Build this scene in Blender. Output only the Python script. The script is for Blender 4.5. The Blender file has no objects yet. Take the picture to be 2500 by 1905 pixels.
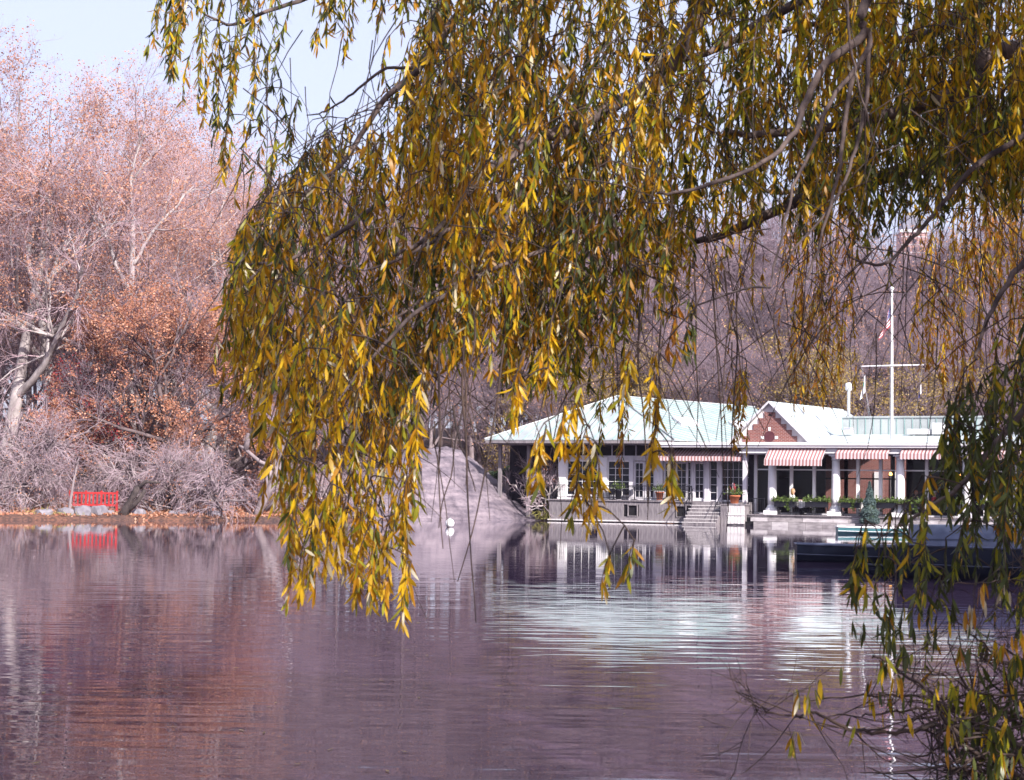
import bpy, math, random
import numpy as np
from mathutils import Matrix, Vector, noise as mnoise

random.seed(7)
S = bpy.context.scene
COL = S.collection
RAD = math.radians

# ------------------------------------------------------------------ camera
F_PX, PW, PH, EYE = 4400.0, 2500, 1905, 1.72
PITCH, ROLL = math.atan(243.5 / F_PX), RAD(0.8)
cam_d = bpy.data.cameras.new('camera')
cam_d.sensor_fit = 'HORIZONTAL'; cam_d.sensor_width = 36.0
cam_d.lens = 36.0 * F_PX / PW
cam_d.clip_start = 0.1; cam_d.clip_end = 5000
cam_d.dof.use_dof = True; cam_d.dof.focus_distance = 40.0; cam_d.dof.aperture_fstop = 14.0
cam = bpy.data.objects.new('camera', cam_d); COL.objects.link(cam)
CM = Matrix.Rotation(math.pi / 2 + PITCH, 4, 'X') @ Matrix.Rotation(ROLL, 4, 'Z')
cam.matrix_world = Matrix.Translation((0, 0, EYE)) @ CM
S.camera = cam
RC = np.array(CM.to_3x3())

# ------------------------------------------------------------------ world, sun, exposure
SUN_DIR = Vector((0.44, -0.72, 0.0)).normalized()
SUN_EL = RAD(33)
to_sun = Vector((SUN_DIR.x * math.cos(SUN_EL), SUN_DIR.y * math.cos(SUN_EL), math.sin(SUN_EL)))
W = bpy.data.worlds.new('World'); S.world = W; W.use_nodes = True
wn = W.node_tree.nodes; wl = W.node_tree.links
bg = wn.get('Background') or wn.new('ShaderNodeBackground')
sky = wn.new('ShaderNodeTexSky'); sky.sky_type = 'NISHITA'; sky.sun_disc = False
sky.sun_elevation = SUN_EL; sky.sun_rotation = math.atan2(to_sun.x, to_sun.y)
sky.air_density = 1.0; sky.dust_density = 3.5; sky.ozone_density = 4.0
sm = wn.new('ShaderNodeMix'); sm.data_type = 'RGBA'; sm.blend_type = 'MULTIPLY'; sm.inputs[0].default_value = 1
sm.inputs[7].default_value = (1.06, .93, 1.16, 1)      # the lilac cast of this sky
vl = wn.new('ShaderNodeMix'); vl.data_type = 'RGBA'; vl.inputs[0].default_value = .6; vl.inputs[7].default_value = (5.1, 5.4, 6.3, 1)   # thin high veil over the blue
wl.new(sky.outputs[0], sm.inputs[6]); wl.new(sm.outputs[2], vl.inputs[6]); wl.new(vl.outputs[2], bg.inputs[0]); bg.inputs[1].default_value = 0.113
sun_d = bpy.data.lights.new('sun', 'SUN'); sun_d.energy = 5.0; sun_d.angle = RAD(0.5); sun_d.color = (1.0, 0.93, 0.86)
sun = bpy.data.objects.new('sun', sun_d); COL.objects.link(sun)
sun.rotation_euler = to_sun.to_track_quat('Z', 'Y').to_euler()
S.view_settings.view_transform = 'Standard'; S.view_settings.look = 'None'
S.view_settings.exposure = 0.92; S.view_settings.gamma = 1.0
S.cycles.max_bounces = 7; S.cycles.diffuse_bounces = 2; S.cycles.glossy_bounces = 3
S.cycles.transmission_bounces = 4; S.cycles.transparent_max_bounces = 12; S.cycles.volume_bounces = 0
S.cycles.use_denoising = True
S.cycles.caustics_reflective = False; S.cycles.caustics_refractive = False

# ------------------------------------------------------------------ helpers
def at(px, py, Y):
    d = RC @ np.array([(px - PW / 2) / F_PX, -(py - PH / 2) / F_PX, -1.0])
    return np.array([0, 0, EYE]) + d * (Y / d[1])

def mesh_np(name, verts, quads=None, tris=None, mats=(), qm=None, tm=None, smooth=False):
    me = bpy.data.meshes.new(name)
    verts = np.asarray(verts, np.float32).reshape(-1, 3)
    q = np.zeros((0, 4), np.int32) if quads is None else np.asarray(quads, np.int32).reshape(-1, 4)
    t = np.zeros((0, 3), np.int32) if tris is None else np.asarray(tris, np.int32).reshape(-1, 3)
    me.vertices.add(len(verts)); me.vertices.foreach_set('co', verts.ravel())
    me.loops.add(q.size + t.size)
    me.loops.foreach_set('vertex_index', np.concatenate([q.ravel(), t.ravel()]))
    n = len(q) + len(t); me.polygons.add(n)
    tot = np.concatenate([np.full(len(q), 4), np.full(len(t), 3)]).astype(np.int32)
    st = np.concatenate([[0], np.cumsum(tot)[:-1]]).astype(np.int32)
    me.polygons.foreach_set('loop_start', st); me.polygons.foreach_set('loop_total', tot)
    if qm is not None or tm is not None:
        mi = np.concatenate([np.zeros(len(q)) if qm is None else qm, np.zeros(len(t)) if tm is None else tm]).astype(np.int32)
        me.polygons.foreach_set('material_index', mi)
    if smooth: me.polygons.foreach_set('use_smooth', np.ones(n, bool))
    for m in mats: me.materials.append(m)
    me.update(calc_edges=True); me.validate()
    return me

def link(name, me, parent=None):
    o = bpy.data.objects.new(name, me); COL.objects.link(o)
    if parent is not None: o.parent = parent
    return o

def tag(o, label=None, cat=None, group=None, kind=None):
    for k, v in (('label', label), ('category', cat), ('group', group), ('kind', kind)):
        if v: o[k] = v
    return o

def empty(name, loc=(0, 0, 0), rz=0.0):
    o = bpy.data.objects.new(name, None); COL.objects.link(o)
    o.location = loc; o.rotation_euler = (0, 0, rz); o.empty_display_size = 0.2
    return o

def copy_tree(o, parent=None):
    c = o.copy(); COL.objects.link(c); c.parent = parent
    for ch in list(o.children): copy_tree(ch, c)
    return c

class MB:
    def __init__(s): s.v = []; s.f = []; s.m = []
    def add(s, vs, fs, mi=0):
        b = len(s.v); s.v += [tuple(p) for p in vs]
        for f in fs: s.f.append(tuple(i + b for i in f)); s.m.append(mi)
        return s
    def box(s, x0, x1, y0, y1, z0, z1, mi=0):
        v = [(x0, y0, z0), (x1, y0, z0), (x1, y1, z0), (x0, y1, z0), (x0, y0, z1), (x1, y0, z1), (x1, y1, z1), (x0, y1, z1)]
        return s.add(v, [(0, 3, 2, 1), (4, 5, 6, 7), (0, 1, 5, 4), (1, 2, 6, 5), (2, 3, 7, 6), (3, 0, 4, 7)], mi)
    def lathe(s, c, prof, n=16, mi=0):
        vs = []; fs = []
        for r, z in prof:
            for i in range(n):
                a = 2 * math.pi * i / n; vs.append((c[0] + r * math.cos(a), c[1] + r * math.sin(a), c[2] + z))
        for j in range(len(prof) - 1):
            for i in range(n):
                k = (i + 1) % n; fs.append((j * n + i, j * n + k, (j + 1) * n + k, (j + 1) * n + i))
        fs.append(tuple(reversed(range(n)))); fs.append(tuple((len(prof) - 1) * n + i for i in range(n)))
        return s.add(vs, fs, mi)
    def tube(s, pts, rad, n=6, mi=0):
        P = [Vector(p) for p in pts]; R = rad if hasattr(rad, '__len__') else [rad] * len(P)
        vs = []; fs = []
        for j, p in enumerate(P):
            t = (P[min(j + 1, len(P) - 1)] - P[max(j - 1, 0)]).normalized()
            a = t.cross(Vector((0.31, 0.17, 0.93)) if abs(t.z) < .9 else Vector((1, .2, .1))).normalized(); b = t.cross(a)
            for i in range(n):
                w = 2 * math.pi * i / n; vs.append(p + R[j] * (math.cos(w) * a + math.sin(w) * b))
        for j in range(len(P) - 1):
            for i in range(n):
                k = (i + 1) % n; fs.append((j * n + i, j * n + k, (j + 1) * n + k, (j + 1) * n + i))
        fs.append(tuple(reversed(range(n)))); fs.append(tuple((len(P) - 1) * n + i for i in range(n)))
        return s.add(vs, fs, mi)
    def slab(s, poly, th, mi=0):
        """a polygon in space given thickness straight down its normal"""
        P = [Vector(p) for p in poly]
        nrm = Vector((0, 0, 0))
        for i in range(len(P)): nrm += P[i].cross(P[(i + 1) % len(P)])
        nrm.normalize(); n = len(P)
        vs = P + [p - nrm * th for p in P]
        fs = [tuple(range(n)), tuple(reversed(range(n, 2 * n)))] + [(i, n + i, n + (i + 1) % n, (i + 1) % n) for i in range(n)]
        return s.add(vs, fs, mi)
    def mesh(s, name, mats, smooth=False):
        me = bpy.data.meshes.new(name); me.from_pydata(s.v, [], s.f)
        for m in (mats if isinstance(mats, (list, tuple)) else [mats]): me.materials.append(m)
        me.polygons.foreach_set('material_index', s.m)
        if smooth: me.polygons.foreach_set('use_smooth', [True] * len(s.f))
        me.update(); return me
    def build(s, name, mats, parent=None, smooth=False):
        return link(name, s.mesh(name, mats, smooth), parent)

# ------------------------------------------------------------------ materials
def new_mat(name):
    m = bpy.data.materials.new(name); m.use_nodes = True
    return m, m.node_tree.nodes, m.node_tree.links, m.node_tree.nodes['Principled BSDF']

def mat(name, c1, c2=None, scale=4.0, rough=0.7, bump=0.0, bscale=None, stretch=(1, 1, 1), spec=0.3, detail=4, metal=0.0, coord='Object'):
    m, n, l, b = new_mat(name)
    b.inputs['Roughness'].default_value = rough; b.inputs['Specular IOR Level'].default_value = spec
    b.inputs['Metallic'].default_value = metal
    tc = n.new('ShaderNodeTexCoord'); mp = n.new('ShaderNodeMapping'); mp.inputs['Scale'].default_value = stretch
    l.new(tc.outputs[coord], mp.inputs[0])
    if c2 is None: c2 = tuple(c * 0.82 for c in c1)
    nz = n.new('ShaderNodeTexNoise'); nz.inputs['Scale'].default_value = scale; nz.inputs['Detail'].default_value = detail
    l.new(mp.outputs[0], nz.inputs['Vector'])
    cr = n.new('ShaderNodeValToRGB'); cr.color_ramp.elements[0].position = .32; cr.color_ramp.elements[1].position = .68
    cr.color_ramp.elements[0].color = (*c2, 1); cr.color_ramp.elements[1].color = (*c1, 1)
    l.new(nz.outputs['Fac'], cr.inputs[0]); l.new(cr.outputs[0], b.inputs['Base Color'])
    if bump:
        bz = n.new('ShaderNodeTexNoise'); bz.inputs['Scale'].default_value = bscale or scale * 3; bz.inputs['Detail'].default_value = 5
        l.new(mp.outputs[0], bz.inputs['Vector'])
        bp = n.new('ShaderNodeBump'); bp.inputs['Strength'].default_value = 0.6; bp.inputs['Distance'].default_value = bump
        l.new(bz.outputs['Fac'], bp.inputs['Height']); l.new(bp.outputs[0], b.inputs['Normal'])
    return m

def leaf_mat(name, c1, c2, trans=0.35, rough=0.45, scale=3.0):
    m, n, l, b = new_mat(name)
    tc = n.new('ShaderNodeTexCoord'); nz = n.new('ShaderNodeTexNoise'); nz.inputs['Scale'].default_value = scale
    nz.inputs['Detail'].default_value = 2
    geo = n.new('ShaderNodeNewGeometry')
    l.new(geo.outputs['Position'], nz.inputs['Vector'])
    mx = n.new('ShaderNodeMix'); mx.data_type = 'RGBA'; mx.inputs[6].default_value = (*c1, 1); mx.inputs[7].default_value = (*c2, 1)
    ri = n.new('ShaderNodeMath'); ri.operation = 'MULTIPLY_ADD'; ri.inputs[1].default_value = 0.55; ri.inputs[2].default_value = 0.0
    l.new(geo.outputs['Random Per Island'], ri.inputs[0])
    ad = n.new('ShaderNodeMath'); ad.operation = 'MULTIPLY_ADD'; ad.inputs[1].default_value = 0.5; ad.use_clamp = True
    l.new(nz.outputs['Fac'], ad.inputs[0]); l.new(ri.outputs[0], ad.inputs[2])
    l.new(ad.outputs[0], mx.inputs[0])
    b.inputs['Roughness'].default_value = rough; b.inputs['Specular IOR Level'].default_value = 0.3
    l.new(mx.outputs[2], b.inputs['Base Color'])
    tr = n.new('ShaderNodeBsdfTranslucent'); l.new(mx.outputs[2], tr.inputs[0])
    ms = n.new('ShaderNodeMixShader'); ms.inputs[0].default_value = trans
    l.new(b.outputs[0], ms.inputs[1]); l.new(tr.outputs[0], ms.inputs[2])
    l.new(ms.outputs[0], n['Material Output'].inputs[0])
    return m

def stripe_mat(name, c1, c2, period, rough=0.8):
    m, n, l, b = new_mat(name)
    tc = n.new('ShaderNodeTexCoord'); sp = n.new('ShaderNodeSeparateXYZ'); l.new(tc.outputs['Object'], sp.inputs[0])
    md = n.new('ShaderNodeMath'); md.operation = 'PINGPONG'; md.inputs[1].default_value = period / 2
    l.new(sp.outputs['X'], md.inputs[0])
    gt = n.new('ShaderNodeMath'); gt.operation = 'GREATER_THAN'; gt.inputs[1].default_value = period / 4
    l.new(md.outputs[0], gt.inputs[0])
    mx = n.new('ShaderNodeMix'); mx.data_type = 'RGBA'; mx.inputs[6].default_value = (*c1, 1); mx.inputs[7].default_value = (*c2, 1)
    l.new(gt.outputs[0], mx.inputs[0]); l.new(mx.outputs[2], b.inputs['Base Color'])
    b.inputs['Roughness'].default_value = rough
    return m

def brick_mat(name):
    m, n, l, b = new_mat(name)
    tc = n.new('ShaderNodeTexCoord'); sp = n.new('ShaderNodeSeparateXYZ'); cb = n.new('ShaderNodeCombineXYZ')
    l.new(tc.outputs['Object'], sp.inputs[0]); l.new(sp.outputs['X'], cb.inputs[0]); l.new(sp.outputs['Z'], cb.inputs[1])
    br = n.new('ShaderNodeTexBrick'); br.inputs['Scale'].default_value = 1.0
    br.inputs['Brick Width'].default_value = .21; br.inputs['Row Height'].default_value = .075; br.inputs['Mortar Size'].default_value = .008
    br.inputs['Color1'].default_value = (.23, .07, .055, 1); br.inputs['Color2'].default_value = (.16, .048, .042, 1)
    br.inputs['Mortar'].default_value = (.42, .34, .32, 1)
    l.new(cb.outputs[0], br.inputs['Vector']); l.new(br.outputs[0], b.inputs['Base Color']); b.inputs['Roughness'].default_value = .85
    bp = n.new('ShaderNodeBump'); bp.inputs['Distance'].default_value = .01; bp.invert = True
    l.new(br.outputs['Fac'], bp.inputs['Height']); l.new(bp.outputs[0], b.inputs['Normal'])
    return m

def glass_mat(name, tint=(1, 1, 1), glossy=0.1, clear=0.9):
    m, n, l, b = new_mat(name)
    n.remove(b)
    tr = n.new('ShaderNodeBsdfTransparent'); tr.inputs[0].default_value = (*[clear * t for t in tint], 1)
    gl = n.new('ShaderNodeBsdfGlossy'); gl.inputs['Roughness'].default_value = .02
    fr = n.new('ShaderNodeFresnel'); fr.inputs[0].default_value = 1.22
    ms = n.new('ShaderNodeMixShader'); l.new(fr.outputs[0], ms.inputs[0]); l.new(tr.outputs[0], ms.inputs[1]); l.new(gl.outputs[0], ms.inputs[2])
    l.new(ms.outputs[0], n['Material Output'].inputs[0])
    return m

M = {}
M['white'] = mat('white_paint', (.80, .79, .80), (.72, .71, .73), 2.0, .5)
M['cream'] = mat('cream_paint', (.76, .70, .70), (.68, .62, .63), 2.0, .6)
M['lilac_white'] = mat('shade_lilac_white', (.66, .64, .68), (.52, .50, .55), 3.0, .6, stretch=(3, 1, .5))  # lilac of the shaded white paintwork put into the colour
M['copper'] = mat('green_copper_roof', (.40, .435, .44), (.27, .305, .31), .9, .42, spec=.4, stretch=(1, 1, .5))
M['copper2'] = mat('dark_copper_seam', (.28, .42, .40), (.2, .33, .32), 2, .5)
M['sunlit_white'] = mat('sunlit_sheet_roof', (.60, .67, .67), (.46, .54, .55), .8, .35, spec=.5)  # sun glare on the gable slope and low roofs put into the colour
M['brick'] = brick_mat('red_brick')
M['board'] = mat('grey_weathered_board', (.27, .245, .255), (.13, .115, .13), 3.5, .85, .006, 12, stretch=(5, 5, .5))
M['paleboard'] = mat('pale_weathered_board', (.72, .69, .69), (.50, .47, .48), 3.0, .8, .004, 12, stretch=(6, 6, .6))
M['stone'] = mat('pale_stone', (.36, .33, .34), (.20, .18, .19), 2.5, .85, .01, 8, stretch=(1, 1, 3))
M['stone_pale'] = mat('bleached_stone', (.52, .49, .50), (.34, .31, .33), 2.5, .85, .01, 8, stretch=(1, 1, 3))
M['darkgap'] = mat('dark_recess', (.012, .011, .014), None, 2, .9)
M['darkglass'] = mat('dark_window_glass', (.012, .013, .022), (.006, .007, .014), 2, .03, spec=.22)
M['glass'] = glass_mat('clear_glass')
M['iron'] = mat('black_iron', (.014, .014, .02), None, 5, .45)
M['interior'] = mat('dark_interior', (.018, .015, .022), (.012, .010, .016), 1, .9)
M['awning'] = stripe_mat('striped_canvas', (.52, .44, .455), (.28, .125, .12), .185)
M['terra'] = mat('terracotta', (.50, .17, .08), (.38, .12, .06), 8, .8)
M['bark_dark'] = mat('dark_wet_bark', (.075, .058, .055), (.03, .024, .026), 14, .9, .01, 40, stretch=(1, 1, .35))
M['bark_willow'] = mat('willow_bark', (.15, .11, .10), (.04, .03, .033), 16, .85, .008, 45, stretch=(1, 1, 1))
M['twig_willow'] = mat('willow_twig', (.085, .055, .042), (.035, .026, .028), 6, .7)
M['bark_plane'] = mat('pale_plane_bark', (.50, .45, .45), (.17, .14, .145), 1.6, .85, .02, 6, stretch=(1, 1, .6), detail=6)
M['bark_grey'] = mat('grey_bark', (.30, .25, .26), (.14, .11, .12), 3, .9, .02, 8, stretch=(1, 1, .4))
M['bark_brown'] = mat('brown_bark', (.16, .12, .12), (.07, .055, .06), 3, .9, .02, 8, stretch=(1, 1, .4))
M['twig_mauve'] = mat('mauve_twig', (.36, .27, .31), (.21, .15, .18), .5, .85)
M['twig_lilac'] = mat('pale_lilac_twig', (.50, .39, .43), (.27, .20, .23), .6, .85)
M['twig_pink'] = mat('pinkish_twig', (.52, .385, .42), (.32, .225, .26), .5, .85)
M['twig_grey'] = mat('violet_grey_twig', (.27, .21, .25), (.15, .115, .145), .4, .85)
M['leaf_rust'] = leaf_mat('rust_leaf', (.50, .23, .13), (.27, .10, .07), .25, .6, .6)
M['leaf_tan'] = leaf_mat('tan_leaf', (.62, .36, .24), (.42, .21, .14), .25, .6, .5)
M['leaf_crimson'] = leaf_mat('crimson_leaf', (.30, .035, .04), (.16, .025, .035), .25, .6, .8)
M['leaf_ochre'] = leaf_mat('ochre_leaf', (.46, .33, .10), (.28, .21, .08), .3, .6, .6)
M['leaf_ever'] = leaf_mat('evergreen_leaf', (.035, .06, .022), (.016, .03, .016), .15, .5, 1.5)
M['leaf_blue'] = leaf_mat('blue_green_needle', (.13, .19, .18), (.055, .09, .09), .1, .6, 4)
M['leaf_plant'] = leaf_mat('planter_green', (.16, .22, .05), (.06, .10, .03), .3, .5, 6)
M['grass'] = leaf_mat('dry_sedge', (.45, .40, .12), (.28, .28, .08), .3, .6, 2)
M['boat_dark'] = mat('dark_navy_paint', (.014, .019, .036), (.009, .012, .025), 3, .5, spec=.2)
M['boat_teal'] = mat('teal_paint', (.075, .21, .24), (.05, .16, .18), 3, .4, spec=.5)
M['boat_grey'] = mat('worn_aluminium', (.10, .115, .18), (.06, .07, .11), 2.5, .35, metal=.5)
M['boat_in'] = mat('boat_interior', (.30, .29, .32), (.2, .19, .22), 3, .7)
M['red'] = mat('red_paint', (.45, .03, .03), (.28, .022, .025), 4, .5)
def rock_mat():
    m, n, l, b = new_mat('schist'); g = n.new('ShaderNodeNewGeometry')
    def nz(scale, det, sc=(1, 1, 1), rot=(0, 0, 0)):
        mp = n.new('ShaderNodeMapping'); mp.inputs['Scale'].default_value = sc; mp.inputs['Rotation'].default_value = rot; l.new(g.outputs['Position'], mp.inputs[0])
        q = n.new('ShaderNodeTexNoise'); q.inputs['Scale'].default_value = scale; q.inputs['Detail'].default_value = det; q.inputs['Roughness'].default_value = .65; l.new(mp.outputs[0], q.inputs['Vector']); return q
    def ramp(src, p0, c0, p1, c1):
        r_ = n.new('ShaderNodeValToRGB'); e = r_.color_ramp.elements; e[0].position = p0; e[0].color = (*c0, 1); e[1].position = p1; e[1].color = (*c1, 1); l.new(src.outputs['Fac'], r_.inputs[0]); return r_
    def mul(a_, b_):
        x = n.new('ShaderNodeMix'); x.data_type = 'RGBA'; x.blend_type = 'MULTIPLY'; x.inputs[0].default_value = 1; l.new(a_, x.inputs[6]); l.new(b_, x.inputs[7]); return x.outputs[2]
    big = ramp(nz(.55, 6), .36, (.115, .098, .118), .64, (.225, .195, .215))
    streak = ramp(nz(1.0, 6, (.5, .35, 4.0), (0, .45, 0)), .38, (.66, .64, .70), .58, (1.08, 1.05, 1.06))
    spots = ramp(nz(3.2, 5), .38, (.70, .68, .72), .56, (1.06, 1.04, 1.05))
    l.new(mul(mul(big.outputs[0], streak.outputs[0]), spots.outputs[0]), b.inputs['Base Color']); b.inputs['Roughness'].default_value = .9
    bp = n.new('ShaderNodeBump'); bp.inputs['Distance'].default_value = .14; l.new(nz(1.3, 8).outputs['Fac'], bp.inputs['Height']); l.new(bp.outputs[0], b.inputs['Normal'])
    return m
M['rock'] = rock_mat()
M['boulder'] = mat('grey_boulder', (.27, .25, .28), (.15, .14, .165), 2.2, .9, .03, 7)
M['cloth'] = mat('white_linen', (.80, .79, .80), None, 5, .9)
M['metal'] = mat('galvanised_metal', (.62, .62, .65), (.5, .5, .53), 4, .3, metal=.7)
M['skin'] = mat('skin', (.55, .34, .26), (.48, .28, .21), 20, .6)
# willow leaves
M['wl_gold'] = leaf_mat('gold_willow_leaf', (.54, .26, .012), (.36, .17, .015), .48, .38, 6)
M['wl_yellow'] = leaf_mat('yellow_willow_leaf', (.72, .46, .015), (.56, .34, .02), .48, .38, 6)
M['wl_lime'] = leaf_mat('lime_willow_leaf', (.36, .33, .02), (.24, .24, .02), .45, .38, 6)
M['wl_olive_shade'] = leaf_mat('shade_olive_willow_leaf', (.09, .105, .022), (.045, .058, .018), .30, .36, 6)  # darkened: shade on the right edge leaves put into the colour
M['wl_orange'] = leaf_mat('orange_willow_leaf', (.50, .20, .02), (.34, .13, .02), .38, .42, 6)
M['wl_pale'] = leaf_mat('pale_leaf_underside', (.60, .52, .34), (.45, .42, .30), .25, .45, 6)
WL = ['wl_gold', 'wl_yellow', 'wl_lime', 'wl_olive_shade', 'wl_orange', 'wl_pale']

# ------------------------------------------------------------------ ground
SHORE = np.array([(-30, -3), (-4, .6), (1.2, 1.0), (2.6, 3.2), (3.0, 5.6), (4.2, 8.2), (7.5, 12), (11.5, 20), (12.8, 30), (14.2, 40), (22, 52), (33, 64), (31, 88.0),
                  (20, 92.6), (13.3, 96.2), (3.6, 101.2), (1.5, 103.5), (-1.1, 101.8), (-5, 100.0), (-7.9, 94), (-10.5, 90.6), (-13.1, 89.4), (-18.5, 86.3),
                  (-23.5, 83.3), (-35, 76), (-52, 60), (-60, 20)], float)

def shore_dist(x, y):
    x = np.asarray(x, float); y = np.asarray(y, float)
    d = np.full(x.shape, 1e9); ins = np.zeros(x.shape, bool); n = len(SHORE)
    for i in range(n):
        a = SHORE[i]; b = SHORE[(i + 1) % n]; e = b - a
        t = np.clip(((x - a[0]) * e[0] + (y - a[1]) * e[1]) / (e @ e), 0, 1)
        d = np.minimum(d, np.hypot(x - a[0] - t * e[0], y - a[1] - t * e[1]))
        c = ((a[1] > y) != (b[1] > y))
        with np.errstate(divide='ignore', invalid='ignore'):
            xi = (b[0] - a[0]) * (y - a[1]) / (b[1] - a[1] + 1e-12) + a[0]
        ins ^= c & (x < xi)
    return np.where(ins, -d, d)

def sstep(a, b, x):
    t = np.clip((x - a) / (b - a), 0, 1); return t * t * (3 - 2 * t)

def ground_h(x, y):
    x = np.asarray(x, float); y = np.asarray(y, float)
    d = shore_dist(x, y)
    d = d + np.where((y > 75) & (x < -4.5), .28 * np.sin(x * 1.9 + .6 * np.sin(x * .7)) + .16 * np.sin(x * 4.7), 0)
    n = .5 * np.sin(x * .9 + 1.3 * np.sin(y * .5)) * np.cos(y * .8) + .5 * np.sin(x * .31 + y * .23)
    far = sstep(70, 80, y)
    left = 1 - sstep(-6, 4, x)
    st = 2 + 20 * (1 - left); gr = .10 * left + .055 * (1 - left)
    hill = far * np.minimum(gr * np.maximum(d - st, 0), 7.5 + 0 * d)
    near = (1 - far) * .35 * (1 - np.exp(-np.maximum(d, 0) / 1.5))
    out = .02 + far * .26 * (1 - np.exp(-np.maximum(d, 0) / .5)) + near + hill + np.minimum(np.maximum(d, 0) * .04, .12) * n
    inn = -.12 - .45 * np.minimum(-d, 3)
    return np.where(d > 0, out, np.where(d > -.35, .02 + d * .4, inn))

gx = np.concatenate([np.linspace(-1000, -130, 16), np.arange(-120, -40, 4), np.arange(-40, 36, .8), np.arange(36, 130, 4), np.linspace(140, 1000, 16)])
gy = np.concatenate([np.linspace(-18, -6, 4), np.arange(-5, 14, .8), np.arange(14, 72, 3), np.arange(72, 118, .7), np.arange(118, 200, 4), np.linspace(210, 1100, 20)])
GX, GY = np.meshgrid(gx, gy)
GZ = ground_h(GX, GY)
nx, ny = len(gx), len(gy)
ii = (np.arange(ny - 1)[:, None] * nx + np.arange(nx - 1)[None, :]).ravel()
mg, n_, l_, b_ = new_mat('leaf_littered_earth')
geo = n_.new('ShaderNodeNewGeometry')
def nz_node(scale, detail=6):
    q = n_.new('ShaderNodeTexNoise'); q.inputs['Scale'].default_value = scale; q.inputs['Detail'].default_value = detail
    l_.new(geo.outputs['Position'], q.inputs['Vector']); return q
na, nb = nz_node(.35), nz_node(7.0, 3)
ra = n_.new('ShaderNodeValToRGB'); e = ra.color_ramp.elements
e[0].position = .35; e[0].color = (.07, .05, .05, 1); e[1].position = .62; e[1].color = (.16, .085, .06, 1)
x_ = ra.color_ramp.elements.new(.74); x_.color = (.20, .18, .09, 1)
l_.new(na.outputs['Fac'], ra.inputs[0])
rb = n_.new('ShaderNodeValToRGB'); e = rb.color_ramp.elements
e[0].position = .42; e[0].color = (.5, .45, .45, 1); e[1].position = .6; e[1].color = (1.3, 1.05, .9, 1)
l_.new(nb.outputs['Fac'], rb.inputs[0])
mm = n_.new('ShaderNodeMix'); mm.data_type = 'RGBA'; mm.blend_type = 'MULTIPLY'; mm.inputs[0].default_value = 1
l_.new(ra.outputs[0], mm.inputs[6]); l_.new(rb.outputs[0], mm.inputs[7]); l_.new(mm.outputs[2], b_.inputs['Base Color'])
b_.inputs['Roughness'].default_value = .95
bp = n_.new('ShaderNodeBump'); bp.inputs['Distance'].default_value = .06; l_.new(nb.outputs['Fac'], bp.inputs['Height']); l_.new(bp.outputs[0], b_.inputs['Normal'])
o = link('ground', mesh_np('ground', np.stack([GX, GY, GZ], -1).reshape(-1, 3), np.stack([ii, ii + 1, ii + nx + 1, ii + nx], -1), mats=[mg], smooth=True))
tag(o, kind='structure')

# ------------------------------------------------------------------ water
mw, n_, l_, b_ = new_mat('lake_water')
b_.inputs['Base Color'].default_value = (.040, .025, .055, 1); b_.inputs['Roughness'].default_value = .015
b_.inputs['IOR'].default_value = 1.36; b_.inputs['Specular IOR Level'].default_value = .62
geo = n_.new('ShaderNodeNewGeometry')
def wave(scale, sx, sy, detail, rot=0):
    mp = n_.new('ShaderNodeMapping'); mp.inputs['Scale'].default_value = (sx, sy, 1); mp.inputs['Rotation'].default_value = (0, 0, rot)
    l_.new(geo.outputs['Position'], mp.inputs[0])
    q = n_.new('ShaderNodeTexNoise'); q.inputs['Scale'].default_value = scale; q.inputs['Detail'].default_value = detail; q.inputs['Roughness'].default_value = .45
    l_.new(mp.outputs[0], q.inputs['Vector']); return q
w1 = wave(1.0, .9, 3.6, 1.5, .06); w2 = wave(1.0, .35, .8, 1.5, -.15); w3 = wave(.06, 1, 1.5, 1)
sp = n_.new('ShaderNodeSeparateXYZ'); l_.new(geo.outputs['Position'], sp.inputs[0])
amp = n_.new('ShaderNodeValToRGB')
mr = n_.new('ShaderNodeMapRange'); mr.inputs['From Min'].default_value = 0; mr.inputs['From Max'].default_value = 100
l_.new(sp.outputs['Y'], mr.inputs[0]); l_.new(mr.outputs[0], amp.inputs[0])
e = amp.color_ramp.elements
e[0].position = .10; e[0].color = (1.0,) * 3 + (1,); e[1].position = .9; e[1].color = (.18,) * 3 + (1,)
for p_, v_ in ((.15, .85), (.24, .85), (.34, .72), (.42, .40), (.55, .22)):
    k = amp.color_ramp.elements.new(p_); k.color = (v_, v_, v_, 1)
mxp = n_.new('ShaderNodeMath'); mxp.operation = 'MULTIPLY_ADD'; mxp.inputs[1].default_value = .9; mxp.inputs[2].default_value = .55
l_.new(w3.outputs['Fac'], mxp.inputs[0])
am = n_.new('ShaderNodeMath'); am.operation = 'MULTIPLY'; l_.new(amp.outputs[0], am.inputs[0]); l_.new(mxp.outputs[0], am.inputs[1])
b1 = n_.new('ShaderNodeBump'); b1.inputs['Distance'].default_value = .0055; b2 = n_.new('ShaderNodeBump'); b2.inputs['Distance'].default_value = .011
l_.new(am.outputs[0], b1.inputs['Strength']); l_.new(am.outputs[0], b2.inputs['Strength'])
l_.new(w1.outputs['Fac'], b1.inputs['Height']); l_.new(w2.outputs['Fac'], b2.inputs['Height'])
l_.new(b1.outputs[0], b2.inputs['Normal']); l_.new(b2.outputs[0], b_.inputs['Normal'])
o = link('water', mesh_np('water', [(-70, -8, 0), (45, -8, 0), (45, 112, 0), (-70, 112, 0)], [(0, 1, 2, 3)], mats=[mw]))
tag(o, kind='structure')

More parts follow.
